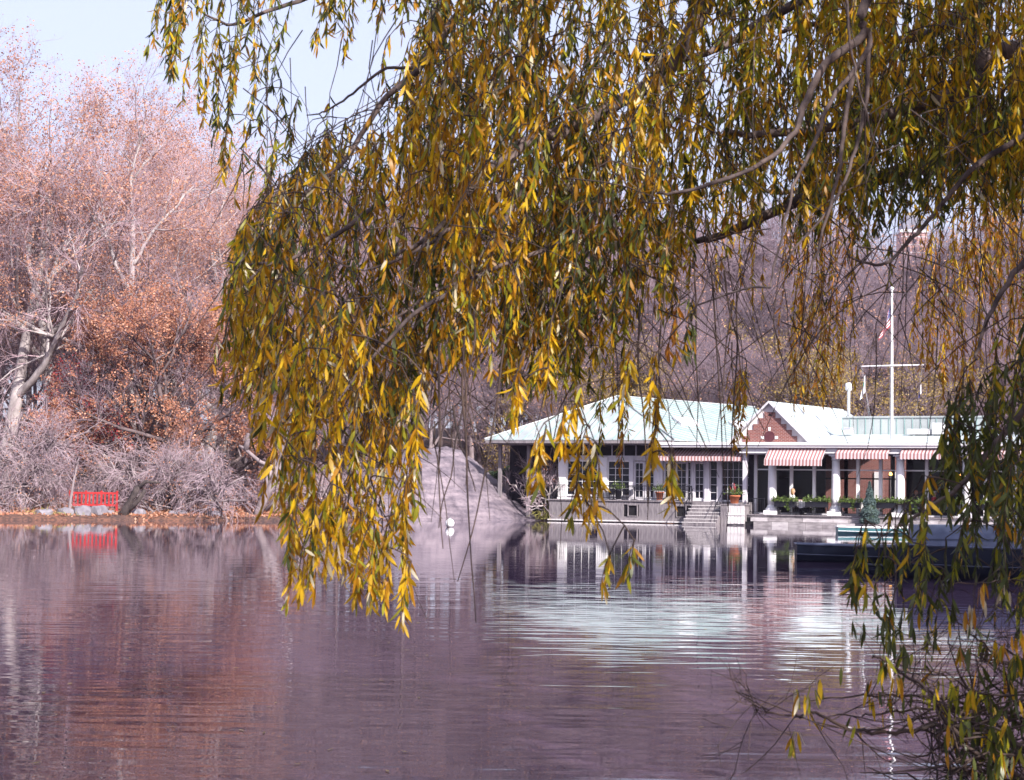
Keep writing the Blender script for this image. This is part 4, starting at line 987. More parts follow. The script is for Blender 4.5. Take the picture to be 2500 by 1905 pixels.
for px in range(880, 2640, 58):
    for row, (Y0, s0) in enumerate(((127, .80), (142, 1.12), (160, 1.48))):
        x_px = px + rng.uniform(-24, 24); Y = Y0 + rng.uniform(-4, 5)
        k = 'bare_a' if rng.random() < .45 else 'bare_b'
        if row < 2 and 1250 < x_px < 2020 and rng.random() < (.6, .35)[row]: k = 'ochre'
        if row == 0 and 2100 < x_px < 2300: k = 'ochre' if rng.random() < .5 else 'bare_b'
        s = s0 * rng.uniform(.85, 1.1)
        if k == 'ochre': s *= 1.45
        if k == 'rust_oak': s *= .95
        if 2170 < x_px < 2330 and row > 0: s *= .78
        place_tree({'ochre': 'ochre_tree', 'rust_oak': 'rust_tree'}.get(k, 'bare_tree'), K[k], tx(x_px, Y), Y, s, rng.uniform(0, 6.28), wl[k][0].split(' in the woods')[0].split(' behind')[0] + ' ' + ('in front row', 'in middle row', 'in tall back row')[row] + ' ' + spot_of(x_px), 'tree', wl[k][1])
# near the left gable of the pavilion
place_tree('birch', K['birch'], tx(1292, 105), 105.2, .95, .4, 'pale slender birch clump rising between the rock and the pavilion', 'tree')
place_tree('birch', K['birch'], tx(1335, 103.2), 103.4, .90, 2.4, 'pale birch clump leaning before the left corner of the pavilion', 'tree')
place_tree('arching_shrub', K['weep_b'], tx(1265, 105), 106.2, .55, 1.4, 'bare violet shrub between the rock and the birches', 'shrub')
n = 5200; C = rng.normal(0, 1, (n, 3)); C /= np.linalg.norm(C, axis=1, keepdims=True); C *= (rng.uniform(.35, 1, n) ** .5 * (1 + .25 * np.sin(C[:, 0] * 5) * np.cos(C[:, 2] * 6)))[:, None]
C = np.abs(C * [1, 1, 1]) * np.sign(C) * [2.0, 1.3, 1.35] + [0, 0, 1.15]
t = empty('evergreen_shrub', (tx(1235, 109), 109.5, .6)); tag(t, 'dark evergreen shrub between the rock and the pavilion', 'shrub')
o = link('foliage', plant_mesh('shrub_foliage', C, .19, M['leaf_ever'], .55), t); o['kind'] = 'stuff'
b = MB()
for k in range(6): b.tube([(.1 * k - .25, 0, -.3), (rng.normal(0, .6), rng.normal(0, .4), 1.6)], [.05, .02], 6)
part('stems', b, M['bark_brown'], t)
# reddish low shrub and sedge at the corner
n = 500; C = np.stack([rng.normal(0, .40, n), rng.normal(0, .3, n), np.abs(rng.normal(0, .28, n))], -1)
t = tag(link('sedge_tuft', plant_mesh('sedge_tuft', C, .40, M['grass'], .07, .35)), 'yellow green sedge tuft at the water by the board wall corner', 'grass tuft'); t.location = (tx(1340, 102.5), 102.4, .1); t['kind'] = 'stuff'
n = 420; C = np.stack([rng.normal(0, .6, n), rng.normal(0, .3, n), np.abs(rng.normal(0, .18, n))], -1)
t = tag(link('sedge_tuft', plant_mesh('sedge_tuft_low', C, .34, M['grass'], .07, .35)), 'yellow green sedge tuft below the green post', 'grass tuft'); t.location = (tx(120, 86), 86.0, .1); t['kind'] = 'stuff'
# leaning trunk and forked stump
lt = empty('leaning_tree', (tx(636, 91), 91.2, .2)); tag(lt, 'leaning bare tree with a thick forked grey trunk over the left shore', 'tree')
b = MB(); b.tube([(-.35, 0, -.4), (.10, 0, .75), (.62, 0, 1.7), (1.0, .1, 3.0), (1.25, .2, 4.6), (1.7, .3, 7)], [.26, .22, .18, .15, .11, .05], 10)
b.tube([(.05, .05, .7), (.30, .1, 1.9), (.75, .2, 2.9)], [.15, .11, .08], 8); b.tube([(.25, 0, .30), (.9, -.1, .95), (1.6, -.2, 1.35), (2.3, -.3, 1.2)], [.10, .085, .06, .04], 8)
b.tube([(.85, 0, 2.4), (-.1, .1, 2.75), (-.95, .2, 3.45), (-1.2, .25, 3.55)], [.11, .10, .09, .07], 8)
b.tube([(-.85, .2, 3.35), (-.68, .2, 4.2)], [.16, .13], 8); part('trunk', b, M['bark_grey'], lt, True)
rg = np.random.default_rng(77); Pt = np.array([[(1.0, .1, 3.0), (1.15, .15, 3.8), (1.25, .2, 4.6), (1.5, .25, 5.8), (1.7, .3, 7)]], float); Rt = np.array([[.15, .13, .11, .08, .05]])
P1, R1 = grow(rg, Pt, Rt, 12, .1, 1, 2.6, .9, (0, 0, .2), .12, 6, .5, .015); P2, R2 = grow(rg, P1, R1, 8, .2, 1, 1.2, .7, (0, 0, 0), .12, 4, .6, .008); P3, R3 = grow(rg, P2, R2, 6, .2, 1, .6, .7, (0, 0, -.1), .12, 3, .6, .005)
g = Geo(); [g.add(*tubes(a, c, s)) for a, c, s in ((P1, R1, 5), (P2, R2, 3), (P3, R3, 3))]; link('crown', g.mesh('crown', [M['twig_mauve']]), lt)
st_ = empty('forked_stump', (tx(310, 87), 87.0, .12)); tag(st_, 'black forked leaning stump at the waterline right of the red railing', 'tree stump')
b = MB(); b.tube([(-.25, 0, -.3), (0, 0, .45), (.35, 0, 1.15), (.55, 0, 1.5)], [.26, .21, .17, .14], 9); b.tube([(.05, 0, .35), (.55, .1, .85), (.85, .1, 1.35)], [.16, .13, .09], 8); b.tube([(.1, 0, .5), (-.30, .1, .2), (-.75, .1, -.1)], [.15, .12, .08], 8)
b.tube([(.45, 0, 1.35), (.9, 0, 1.75), (1.6, 0, 1.7)], [.13, .09, .04], 7); part('trunk', b, M['bark_dark'], st_, True)
P, R = np.array([[(-.0, 0, -.3), (.10, 0, .9), (.25, 0, 1.9), (.45, 0, 2.9)]], float), np.array([[.085, .07, .055, .04]])
sb = empty('slender_birch', (tx(168, 86.4), 86.4, .1)); tag(sb, 'single pale slender trunk crossing the left end of the red railing', 'tree'); g = Geo().add(*tubes(P, R, 8)); link('trunk', g.mesh('trunk', [M['bark_grey']], True), sb)
P1, R1 = grow(rg, P, R, 8, .5, 1, 1.6, .8, (0, 0, -.3), .12, 5, .4, .006); P2, R2 = grow(rg, P1, R1, 6, .2, 1, .8, .7, (0, 0, -.4), .12, 3, .6, .004); g = Geo(); g.add(*tubes(P1, R1, 3)); g.add(*tubes(P2, R2, 3)); link('crown', g.mesh('crown', [M['twig_lilac']]), sb)
# fallen leaves along the waterline
n = 5000; px = rng.uniform(-30, 760, n); Yb = 84.0 + np.interp(px, [-30, 300, 600, 760], [-.4, 2.4, 5.5, 8.0]) + rng.gamma(1.6, 2.6, n)
X = np.array([tx(a, b_2) for a, b_2 in zip(px, Yb)]); d_ = shore_dist(X, Yb); k_ = d_ > .02; X, Yb = X[k_], Yb[k_]
V, Q = leaf_quads(rng, np.stack([X, Yb, ground_h(X, Yb) + .03], -1), .17, .7); tag(link('fallen_leaves', mesh_np('fallen_leaves', V, Q, mats=[M['leaf_rust'], M['leaf_tan']], qm=rng.integers(0, 2, len(Q)))), kind='stuff')
n = 130; px = rng.uniform(100, 2300, n); Y_ = rng.uniform(10.8, 26, n); C = np.array([[tx(a, c), c, .006] for a, c in zip(px, Y_)]); V, Q = leaf_quads(rng, C, .085, .3); V[:, 2] = .006
tag(link('floating_leaves', mesh_np('floating_leaves', V, Q, mats=[M['leaf_ochre']])), kind='stuff')
# undergrowth: brush of thin stems on the slopes
n = 2600; px = rng.uniform(-60, 1250, n); Yb = 88 + np.interp(px, [-60, 300, 700, 1000, 1250], [-1.5, .5, 8, 21, 26]) + rng.gamma(1.5, 7, n); X = np.array([tx(a, b_2) for a, b_2 in zip(px, Yb)])
k_ = shore_dist(X, Yb) > .6; X, Yb = X[k_], Yb[k_]; n = len(X)
P = np.zeros((n, 4, 3)); P[:, 0] = np.stack([X, Yb, ground_h(X, Yb) - .05], -1); d = np.stack([rng.normal(0, .45, n), rng.normal(0, .45, n), np.ones(n)], -1); h = rng.uniform(.5, 2.2, n)[:, None]
for j in range(1, 4): d = d + np.stack([rng.normal(0, .25, n), rng.normal(0, .25, n), np.full(n, -.18)], -1); P[:, j] = P[:, j - 1] + d * h / 3
R = np.tile(np.array([.014, .011, .008, .005]), (n, 1)); P2, R2 = grow(rng, P, R, 4, .2, 1, .8, .7, (0, 0, -.2), .15, 3, .7, .005)
g = Geo(); g.add(*tubes(P, R, 3)); g.add(*tubes(P2, R2, 3)); tag(link('undergrowth', g.mesh('undergrowth', [M['twig_mauve']])), kind='stuff')

# ------------------------------------------------------------------ far towers
def tower(px, Y, w, h, name, label, wall, roofm, top):
    t = empty(name, (tx(px, Y), Y, 2)); tag(t, label, 'tower block')
    b = MB(); b.box(-w / 2, w / 2, 0, w, 0, h); part('wall', b, wall, t)
    if top:
        b = MB(); b.box(-w * .56, w * .56, -w * .06, w * 1.06, h, h + 1.2); part('cornice', b, M['white'], t)
        b = MB(); b.add([(-w / 2, 0, h + 1.2), (w / 2, 0, h + 1.2), (w / 2, w, h + 1.2), (-w / 2, w, h + 1.2), (-w * .3, w * .2, h + 8), (w * .3, w * .2, h + 8), (w * .3, w * .8, h + 8), (-w * .3, w * .8, h + 8)], [(0, 1, 5, 4), (1, 2, 6, 5), (2, 3, 7, 6), (3, 0, 4, 7), (4, 5, 6, 7)]); part('roof', b, roofm, t)
        b = MB(); b.box(-w * .22, w * .22, w * .28, w * .72, h + 8, h + 9.5); part('gilded_crown', b, M['leaf_ochre'], t)
    for k in range(int(h // 3.6) - 1):
        if k * 3.6 < h - 62: continue
        for q in range(3):
            b = MB(); x = -w * .36 + q * w * .27; b.box(x, x + w * .17, -.12, -.02, 4 + k * 3.6, 6 + k * 3.6); part('window', b, M['darkglass'], t)
        b = MB(); b.box(-w / 2 - .1, w / 2 + .1, -.1, -.01, 6.9 + k * 3.6, 7.3 + k * 3.6); part('band', b, M['white'], t)
tower(2232, 800, 11.5, 117, 'apartment_tower', 'far pinkish brick tower with a dark mansard roof showing through the willow', mat('pink_brick', (.55, .32, .28), (.5, .28, .25), .2, .9), mat('slate', (.16, .17, .21), None, .3, .7), True)
tower(2312, 720, 16, 93, 'office_tower', 'far blue grey slab tower right of the pinkish brick tower', mat('blue_concrete', (.22, .26, .36), (.19, .23, .33), .1, .8), None, False)

# ------------------------------------------------------------------ boats
def rowboat(x, y, rz, L, B, D, mhull, label, z=.0, flip=False, roll=0.0, rim='lilac_white', name='rowboat', seats=True):
    t = empty(name, (x, y, z), rz); tag(t, label, 'rowing boat', 'rowing boats moored off the right bank')
    ns, nc = 18, 9
    def shell(inset):
        vs = []; fs = []
        for i in range(ns + 1):
            s = i / ns
            bw = B / 2 * (.72 + .28 * math.sin(min(1, s / .5) * math.pi / 2)) if s < .5 else B / 2 * (1 - ((s - .5) / .5) ** 2.4 * .97)
            sheer = D * (1 + .10 * (1 - s) ** 2 + .38 * max(0, s - .45) ** 1.6 * 2); keel = -.14 + .22 * max(0, s - .6) ** 1.5 * 2.2 + .05 * (1 - s)
            bw = max(bw - inset, .008); kz = keel + inset
            for j in range(nc + 1):
                a = -1 + 2 * j / nc; w_ = abs(a)
                xx = math.copysign(bw * min(1, (w_ / .62)) * (.80 + .20 * w_) if w_ < .62 else bw * (.80 + .20 * w_), a); zz = kz + (sheer - kz) * (0 if w_ < .3 else ((w_ - .3) / .7) ** 1.15)
                vs.append((s * L - L / 2, xx, zz))
        for i in range(ns):
            for j in range(nc):
                a = i * (nc + 1) + j; fs.append((a, a + 1, a + nc + 2, a + nc + 1))
        return vs, fs
    vo, fo_ = shell(0); vi, fi = shell(.025)
    b = MB(); b.add(vo, fo_); b.add(vi, [tuple(reversed(f)) for f in fi]); b.add([vo[j] for j in range(nc + 1)] , [tuple(range(nc + 1))])
    part('hull', b, M[mhull], t, True)
    for j, nm in ((0, 'gunwale'), (nc, 'gunwale')):
        b = MB(); b.tube([vo[i * (nc + 1) + j] for i in range(ns + 1)], .028, 6); part(nm, b, M[rim], t)
    b = MB(); b.tube([vo[0], vo[nc]], .028, 6); part('transom_rail', b, M[rim], t)
    for j, zz in ((0, .45), (nc, .45)):
        b = MB(); b.tube([(p[0], p[1] * 1.005, p[2] - D * .62) for p in [vo[i * (nc + 1) + j] for i in range(ns + 1)]], .014, 5); part('rub_strake', b, M[rim], t)
    if seats:
        for s in (.18, .45, .72):
            b = MB(); q = B / 2 * .8; b.box(s * L - L / 2 - .12, s * L - L / 2 + .12, -q, q, D * .62, D * .62 + .03); part('thwart', b, M['boat_in'], t)
    if flip: t.rotation_euler = (math.pi + roll, 0, rz)
    return t
p = at(2150, 1303, 79); rowboat(float(p[0]) + .25, 79.0, RAD(-3), 4.3, 1.25, .28, 'boat_teal', 'teal rowing boat with a white rim nearest the restaurant steps', rim='white')
p = at(1945, 1369, 46.5); rowboat(float(p[0]) + 2.15, 46.2, RAD(-5), 4.4, 1.3, .40, 'boat_dark', 'dark navy rowing boat floating left of the boat stack', rim='boat_grey')
p = at(2170, 1400, 38.5); rowboat(float(p[0]) + 2.3, 37.6, RAD(-9), 4.6, 1.4, .62, 'boat_dark', 'dark rowing boat in the shade carrying an upturned boat', rim='boat_grey', z=.02)
p = at(2170, 1360, 38.5); rowboat(float(p[0]) + 2.5, 37.7, RAD(-9), 4.4, 1.35, .42, 'boat_grey', 'upturned grey blue boat lying on top of the dark boat', z=1.02, flip=True, rim='boat_grey', seats=False)
p = at(2075, 1399, 40.0); rowboat(float(p[0]) + 1.75, 39.3, RAD(176), 3.5, .8, .16, 'boat_dark', 'low dark pointed skiff beside the boat stack', rim='boat_dark', seats=False)

# ------------------------------------------------------------------ willow
rng = np.random.default_rng(2024)
WB = np.array([4.9, 8.6, float(ground_h(4.9, 8.6))])
willow = empty('willow_tree', WB); tag(willow, 'large weeping willow with yellow and green leaves hanging over the water in front', 'tree')
def wloc(P): return np.asarray(P) - WB
def smooth_line(pts, k):
    pts = np.asarray(pts, float); n = len(pts); t = np.linspace(0, n - 1, k); out = []
    for u in t:
        i = min(int(u), n - 2); f = u - i; p0, p1, p2, p3 = pts[max(i - 1, 0)], pts[i], pts[i + 1], pts[min(i + 2, n - 1)]
        out.append(.5 * ((2 * p1) + (-p0 + p2) * f + (2 * p0 - 5 * p1 + 4 * p2 - p3) * f * f + (-p0 + 3 * p1 - 3 * p2 + p3) * f ** 3))
    return np.array(out)
limbs = []
wood = Geo()
def limb(pix, Y0, Y1, r0, r1, k=None, head=None, sides=7, jit=.003):
    r0 *= 1.3; r1 *= 1.25
    n = len(pix); P = [at(x, y, Y0 + (Y1 - Y0) * i / (n - 1)) for i, (x, y) in enumerate(pix)]
    if head is not None: P = [np.array(h) for h in head] + P
    k = k or (len(P) * 5); L = smooth_line(P, k); L += rng.normal(0, jit, L.shape) * np.linspace(.2, 1, k)[:, None]
    nh = 0 if head is None else len(head); tt = np.linspace(0, 1, k); fh = nh / (len(P) - 1) if nh else 0
    R = np.where(tt < fh, r0 * (1 + 1.6 * (1 - tt / max(fh, 1e-6))), r0 + (r1 - r0) * np.clip((tt - fh) / (1 - fh), 0, 1))
    wood.add(*tubes(wloc(L)[None], R[None], sides)); limbs.append((L, R)); return L
TOP = (4.6, 8.5, 4.4)
# trunk
Lt = smooth_line([(4.9, 8.6, -.3), (4.85, 8.55, 1.2), (4.7, 8.5, 2.8), TOP, (4.2, 8.3, 5.6), (3.6, 8.0, 6.6)], 24)
wood.add(*tubes(wloc(Lt)[None], np.interp(np.linspace(0, 1, 24), [0, .12, .5, 1], [.42, .31, .24, .07])[None], 14)); limbs.append((Lt[8:], np.full(16, .15)))
H1 = [(4.65, 8.5, 3.2), (3.9, 8.1, 3.75)]; H2 = [(4.5, 8.5, 4.7), (3.3, 7.6, 5.2), (2.0, 6.7, 4.6)]; H3 = [(4.4, 8.4, 5.0), (3.2, 8.2, 5.1), (2.0, 8.0, 4.3)]; H4 = [(4.2, 8.3, 5.5), (2.2, 8.6, 6.0), (.9, 8.6, 5.1)]
limb([(2500, 120), (2390, 203), (2266, 250), (2063, 305), (1860, 328), (1780, 322)], 7.8, 7.4, .032, .008, head=H1)
limb([(2140, -40), (2110, 80), (2016, 156), (1961, 261), (1943, 319), (1860, 400), (1700, 461), (1600, 470)], 6.4, 6.2, .0145, .0035, head=H2)
limb([(2120, 80), (2121, 115), (2081, 178), (2027, 247), (1987, 356), (1939, 453), (1903, 595), (1880, 700)], 6.4, 6.1, .009, .0025)
limb([(2085, 172), (2070, 254), (2055, 363), (2045, 432), (2001, 595), (1960, 700)], 6.4, 6.3, .008, .003)
limb([(2120, 118), (2114, 254), (2077, 399), (2030, 500), (1930, 620), (1890, 680)], 6.42, 6.3, .007, .002)
limb([(2068, 0), (2075, 105), (2090, 180), (2115, 280), (2140, 362)], 6.2, 6.2, .004, .002)
limb([(1760, -60), (1726, 0), (1635, 163), (1544, 232), (1406, 308), (1283, 348), (1218, 395), (1141, 472), (1091, 537), (1022, 595), (960, 625)], 7.6, 7.0, .030, .005, head=H3)
limb([(1290, 346), (1250, 388), (1222, 453), (1207, 562), (1195, 640)], 7.2, 7.0, .012, .003)
limb([(1200, -40), (1174, 0), (1130, 25), (1072, 98), (1011, 181), (937, 245), (842, 393), (762, 454), (700, 520)], 8.4, 7.8, .022, .004, head=H4)
limb([(1035, 140), (1020, 165), (937, 171), (858, 232), (794, 273), (750, 282)], 8.2, 8.0, .008, .002)
limb([(1400, 300), (1300, 420), (1200, 576), (1099, 560), (1055, 590), (960, 640), (880, 660)], 7.3, 6.8, .011, .003)
limb([(1500, 250), (1480, 400), (1440, 560), (1350, 600), (1200, 660), (1050, 720), (900, 830)], 7.6, 6.6, .012, .003)
limb([(960, 470), (840, 560), (761, 605), (689, 638), (620, 645), (560, 640), (520, 650)], 7.2, 7.0, .009, .002)
limb([(690, 638), (640, 655), (583, 718), (545, 830), (530, 900)], 7.05, 7.0, .005, .0015)
limb([(1130, 700), (1020, 760), (930, 850), (860, 930), (800, 1010)], 6.6, 6.3, .008, .002)
limb([(2560, 270), (2500, 330), (2389, 399), (2324, 468), (2262, 544), (2225, 583), (2160, 644), (2096, 637), (2070, 620)], 7.2, 7.0, .011, .003, head=[(4.6, 8.4, 3.8), (3.2, 7.5, 3.5)])
limb([(2420, 370), (2295, 392), (2200, 421), (2080, 450), (1950, 490), (1772, 570), (1700, 590)], 9.6, 9.2, .045, .012, head=[(4.5, 8.7, 3.6), (3.6, 9.4, 3.6)])
limb([(2520, -60), (2380, 20), (2250, 90), (2100, 95), (1990, 60), (1900, 80)], 9.0, 8.6, .026, .008, head=[(4.4, 8.5, 4.8)])
limb([(1990, -20), (1860, 50), (1750, 120), (1620, 150), (1500, 130)], 9.0, 8.4, .020, .006, head=[(3.9, 8.4, 5.3), (2.6, 8.8, 5.0)])
limb([(1500, -120), (1350, -40), (1150, -80), (950, -60), (800, -20), (650, 30), (560, 60), (480, 20)], 9.6, 9.0, .018, .004, head=[(3.4, 8.2, 6.2), (1.6, 9.2, 6.0)])
limb([(2560, 300), (2400, 350), (2200, 420), (2040, 440), (1900, 470), (1760, 430)], 11.6, 12.4, .030, .008, head=[(4.6, 8.9, 4.2), (4.4, 10.5, 4.6)])
limb([(2560, 420), (2440, 400), (2330, 430), (2260, 480)], 12.4, 12.8, .022, .008, head=[(4.6, 8.9, 4.2), (4.8, 11.4, 4.2)])
limb([(2620, 560), (2500, 640), (2420, 760), (2380, 880)], 6.6, 6.4, .012, .004, head=[(4.6, 8.4, 3.4), (3.0, 7.2, 3.0)])
limb([(2640, 860), (2520, 980), (2400, 1120), (2330, 1200), (2240, 1260), (2185, 1290)], 6.4, 6.1, .012, .003, head=[(4.7, 8.4, 2.8), (3.2, 7.0, 2.4)])
# limbs outside the picture added to carry a crown that throws shade
NOUT = 30
for q_ in range(NOUT):
    if q_ < 17: e_ = np.array([rng.uniform(-.5, 5.5), rng.uniform(.2, 5.4), rng.uniform(4.2, 7.6)])
    else:
        a = rng.uniform(-1.9, 1.9); r_ = rng.uniform(2.0, 4.8); e_ = np.array([4.9 + r_ * math.cos(a), 8.0 + r_ * math.sin(a), rng.uniform(4.4, 7.6)])
    q0 = Lt[rng.integers(9, 22)]; dd = e_ - q0; dd /= np.linalg.norm(dd)
    L = smooth_line([q0, (q0 + e_) / 2 + (0, 0, .8), e_, e_ + dd * .5 - (0, 0, .5)], 14)
    R = np.linspace(.07, .01, 14); wood.add(*tubes(wloc(L)[None], R[None], 6)); limbs.append((L, R))
LP = np.concatenate([l for l, _ in limbs])

ST = []     # strands: (points (6,3), palette)
def strand(x, y0, y1, Y, pal, sway=None):
    a = at(x, y0, Y); h = (y1 - y0) / F_PX * Y
    ST.append((a, h, pal))
def env(knots): xs, ys = zip(*knots); return lambda x: np.interp(x, xs, ys)
PA = {'olive': (.22, .12, .22, .42, .0, .02), 'gold': (.36, .30, .14, .15, .0, .05), 'goldlow': (.30, .45, .16, .05, .0, .04), 'lime': (.20, .30, .28, .20, .0, .02), 'green': (.08, .10, .32, .50, 0, 0), 'orange': (.30, .30, .05, .03, .32, .02), 'dark': (.04, .04, .14, .78, 0, 0)}  # orange mix brightened as if sunlit, dark mix stands in for shade
def zone(n, x0, x1, top, bot, lmin, lmax, Y0, Y1, pal, skip=None, full=0.15, lee=160):
    c = 0; tries = 0
    while c < n and tries < n * 20:
        tries += 1; x = rng.uniform(x0, x1); T, B = top(x), bot(x)
        B = B + rng.normal(0, 35)
        if B - T < 60: continue
        ln = rng.uniform(lmin, lmax); y1 = B if rng.random() < full else rng.uniform(T + 60, B); y0 = max(y1 - ln, T - lee)
        if y1 - y0 < 50: continue
        if skip is not None and rng.random() < skip(x, (y0 + y1) / 2): continue
        strand(x, y0, y1, rng.uniform(Y0, Y1), pal); c += 1
def skipA(x, y):
    s = 0
    for cx, cy, rx_, ry_, p_ in ((880, 200, 130, 170, .85), (950, 60, 90, 90, .8), (780, 250, 90, 90, .7), (2235, 560, 80, 120, .9), (2210, 300, 70, 60, .5), (1890, 640, 50, 120, .85), (1770, 100, 60, 60, .4), (2070, 300, 40, 60, .6), (1540, 270, 50, 60, .5)):
        if ((x - cx) / rx_) ** 2 + ((y - cy) / ry_) ** 2 < 1: s = max(s, p_)
    return s
zone(72, 405, 800, env([(405, -80), (800, -60)]), env([(405, 150), (470, 170), (530, 330), (590, 470), (650, 520), (800, 420)]), 90, 260, 8.4, 10.2, 'olive', skipA, .3)
zone(55, 800, 1100, env([(800, -80), (1100, -80)]), env([(800, 330), (1100, 250)]), 90, 220, 8.2, 10, 'olive', skipA)
zone(600, 570, 1320, env([(570, 640), (650, 540), (750, 440), (900, 310), (1000, 170), (1100, 20), (1320, -60)]), env([(570, 900), (620, 930), (680, 1060), (760, 1120), (1000, 1060), (1080, 960), (1150, 880), (1320, 880)]), 110, 330, 6.4, 9.2, 'gold', skipA, .15, 70)
zone(120, 670, 1035, env([(670, 850), (1035, 900)]), env([(670, 1150), (720, 1400), (790, 1470), (850, 1340), (940, 1460), (1000, 1420), (1035, 1150)]), 110, 300, 5.8, 7.2, 'goldlow', None, .3)
zone(700, 1250, 2120, env([(1250, -90), (2120, -90)]), env([(1250, 880), (1400, 960), (1480, 900), (1560, 830), (1640, 720), (1760, 560), (1900, 500), (2000, 560), (2120, 520)]), 110, 300, 7.0, 10.4, 'lime', skipA)
zone(210, 1050, 1650, env([(1050, 250), (1650, 200)]), env([(1050, 860), (1400, 850), (1650, 720)]), 110, 260, 6.4, 8.4, 'gold', skipA)
zone(480, 2050, 2560, env([(2050, -90), (2560, -90)]), env([(2050, 480), (2150, 430), (2300, 480), (2560, 500)]), 110, 280, 7.2, 10.6, 'lime', skipA)
zone(120, 2060, 2560, env([(2060, 250), (2560, 250)]), env([(2060, 640), (2150, 560), (2190, 700), (2300, 470), (2560, 470)]), 110, 260, 7.0, 9.0, 'green', skipA)
zone(26, 1720, 1870, env([(1720, 420), (1870, 420)]), env([(1720, 720), (1800, 830), (1870, 760)]), 120, 300, 11, 13.5, 'orange')
zone(60, 1930, 2085, env([(1930, 480), (2085, 480)]), env([(1930, 900), (2000, 1000), (2070, 990), (2085, 700)]), 140, 330, 11, 13.5, 'orange', None, .3)
zone(130, 2250, 2540, env([(2250, 360), (2540, 360)]), env([(2250, 880), (2300, 960), (2420, 930), (2540, 900)]), 140, 330, 11, 13.5, 'orange')
zone(20, 1780, 1830, env([(1780, 900), (1830, 900)]), env([(1780, 1060), (1830, 1080)]), 60, 120, 12, 13, 'orange')
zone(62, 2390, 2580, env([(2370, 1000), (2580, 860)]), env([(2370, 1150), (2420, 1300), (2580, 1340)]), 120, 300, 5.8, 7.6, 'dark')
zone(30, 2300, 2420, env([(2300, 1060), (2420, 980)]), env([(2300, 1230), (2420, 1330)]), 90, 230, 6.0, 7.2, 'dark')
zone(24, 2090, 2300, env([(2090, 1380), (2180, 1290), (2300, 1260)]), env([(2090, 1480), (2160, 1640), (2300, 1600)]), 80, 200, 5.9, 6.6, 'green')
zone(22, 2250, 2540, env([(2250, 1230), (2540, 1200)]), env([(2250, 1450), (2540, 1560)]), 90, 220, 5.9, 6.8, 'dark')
# single sprays seen against the roofs and the water
for x, y0, y1, Y, pl in ((1282, 880, 1000, 6.0, 'goldlow'), (1275, 960, 1020, 6.0, 'goldlow'), (1310, 1080, 1190, 5.9, 'goldlow'), (1340, 1060, 1180, 5.9, 'goldlow'), (1385, 1000, 1090, 5.9, 'goldlow'), (1420, 960, 1110, 5.9, 'goldlow'), (1430, 1060, 1180, 5.9, 'goldlow'), (1445, 1150, 1275, 5.9, 'goldlow'), (1465, 1180, 1285, 5.9, 'goldlow'), (1460, 1100, 1200, 5.9, 'goldlow'),
                         (1405, 1200, 1270, 5.9, 'lime'), (1545, 860, 980, 6.1, 'goldlow'), (1600, 880, 1010, 6.0, 'goldlow'), (1607, 980, 1080, 6.0, 'goldlow'), (1602, 1060, 1150, 6.0, 'goldlow'), (1640, 1120, 1200, 6.0, 'goldlow'), (1650, 1150, 1240, 6.0, 'lime'), (1660, 760, 870, 6.6, 'orange'), (1690, 740, 860, 6.6, 'gold'), (1345, 830, 960, 6.2, 'goldlow'), (1360, 760, 900, 6.3, 'goldlow'), (1470, 760, 900, 7.5, 'gold'), (1500, 820, 1010, 10.5, 'olive'), (1530, 900, 1060, 10.5, 'olive'), (1480, 940, 1080, 10.5, 'olive'), (1515, 1000, 1140, 10.5, 'orange'), (1555, 1340, 1400, 5.9, 'goldlow'), (1490, 1370, 1450, 5.9, 'goldlow'), (1000, 1390, 1520, 5.8, 'gold'), (740, 1360, 1450, 5.8, 'goldlow')):
    for q in range(2): strand(x + rng.uniform(-8, 8), y0 - 20, y1, Y + rng.uniform(-.15, .15), pl)
n_front = len(ST)
# crown beyond the frame, which throws the shade
for _ in range(1100):
    L, R = limbs[-1 - rng.integers(0, NOUT)]; i = rng.integers(4, 14); p = L[i] + rng.normal(0, .24, 3); h = rng.uniform(.5, 1.6)
    if p[1] > 0 and p[0] < .38 * p[1] + .6 and p[2] - h < 2.2 + .33 * p[1]: h = p[2] - 2.2 - .33 * p[1]
    if h < .25 or (p[1] > 4 and p[0] < .36 * p[1] and p[2] - h < 2.6 + .36 * p[1]): continue
    ST.append((p, h, 'lime'))
for _ in range(420):
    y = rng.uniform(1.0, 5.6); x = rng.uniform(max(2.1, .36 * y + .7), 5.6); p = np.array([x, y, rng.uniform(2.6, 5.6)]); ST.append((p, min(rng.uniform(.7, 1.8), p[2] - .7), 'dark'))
for _ in range(260):
    x = rng.uniform(700, 2700); Y = rng.uniform(6.0, 9.5); y_ = rng.uniform(-900, -200); p = at(x, y_, Y); ST.append((p, min(rng.uniform(.3, .8), (-110 - y_) / F_PX * Y), 'lime'))
N = len(ST); k = 6
A0 = np.array([s[0] for s in ST]); HH = np.array([s[1] for s in ST])
P = np.zeros((N, k, 3)); P[:, 0] = A0; sw = rng.normal(0, .10, (N, 2)); sw[:, 0] -= np.where(A0[:, 0] < .5, .15, .07)
for j in range(1, k):
    t = j / (k - 1); sw2 = sw * (1.6 - 1.3 * t) + rng.normal(0, .05, (N, 2))
    P[:, j] = P[:, j - 1] + np.concatenate([sw2, -np.ones((N, 1))], 1) * (HH / (k - 1))[:, None]
R = np.tile(np.linspace(.0026, .0010, k), (N, 1))
twigs = Geo(); twigs.add(*tubes(wloc(P), R, 3))
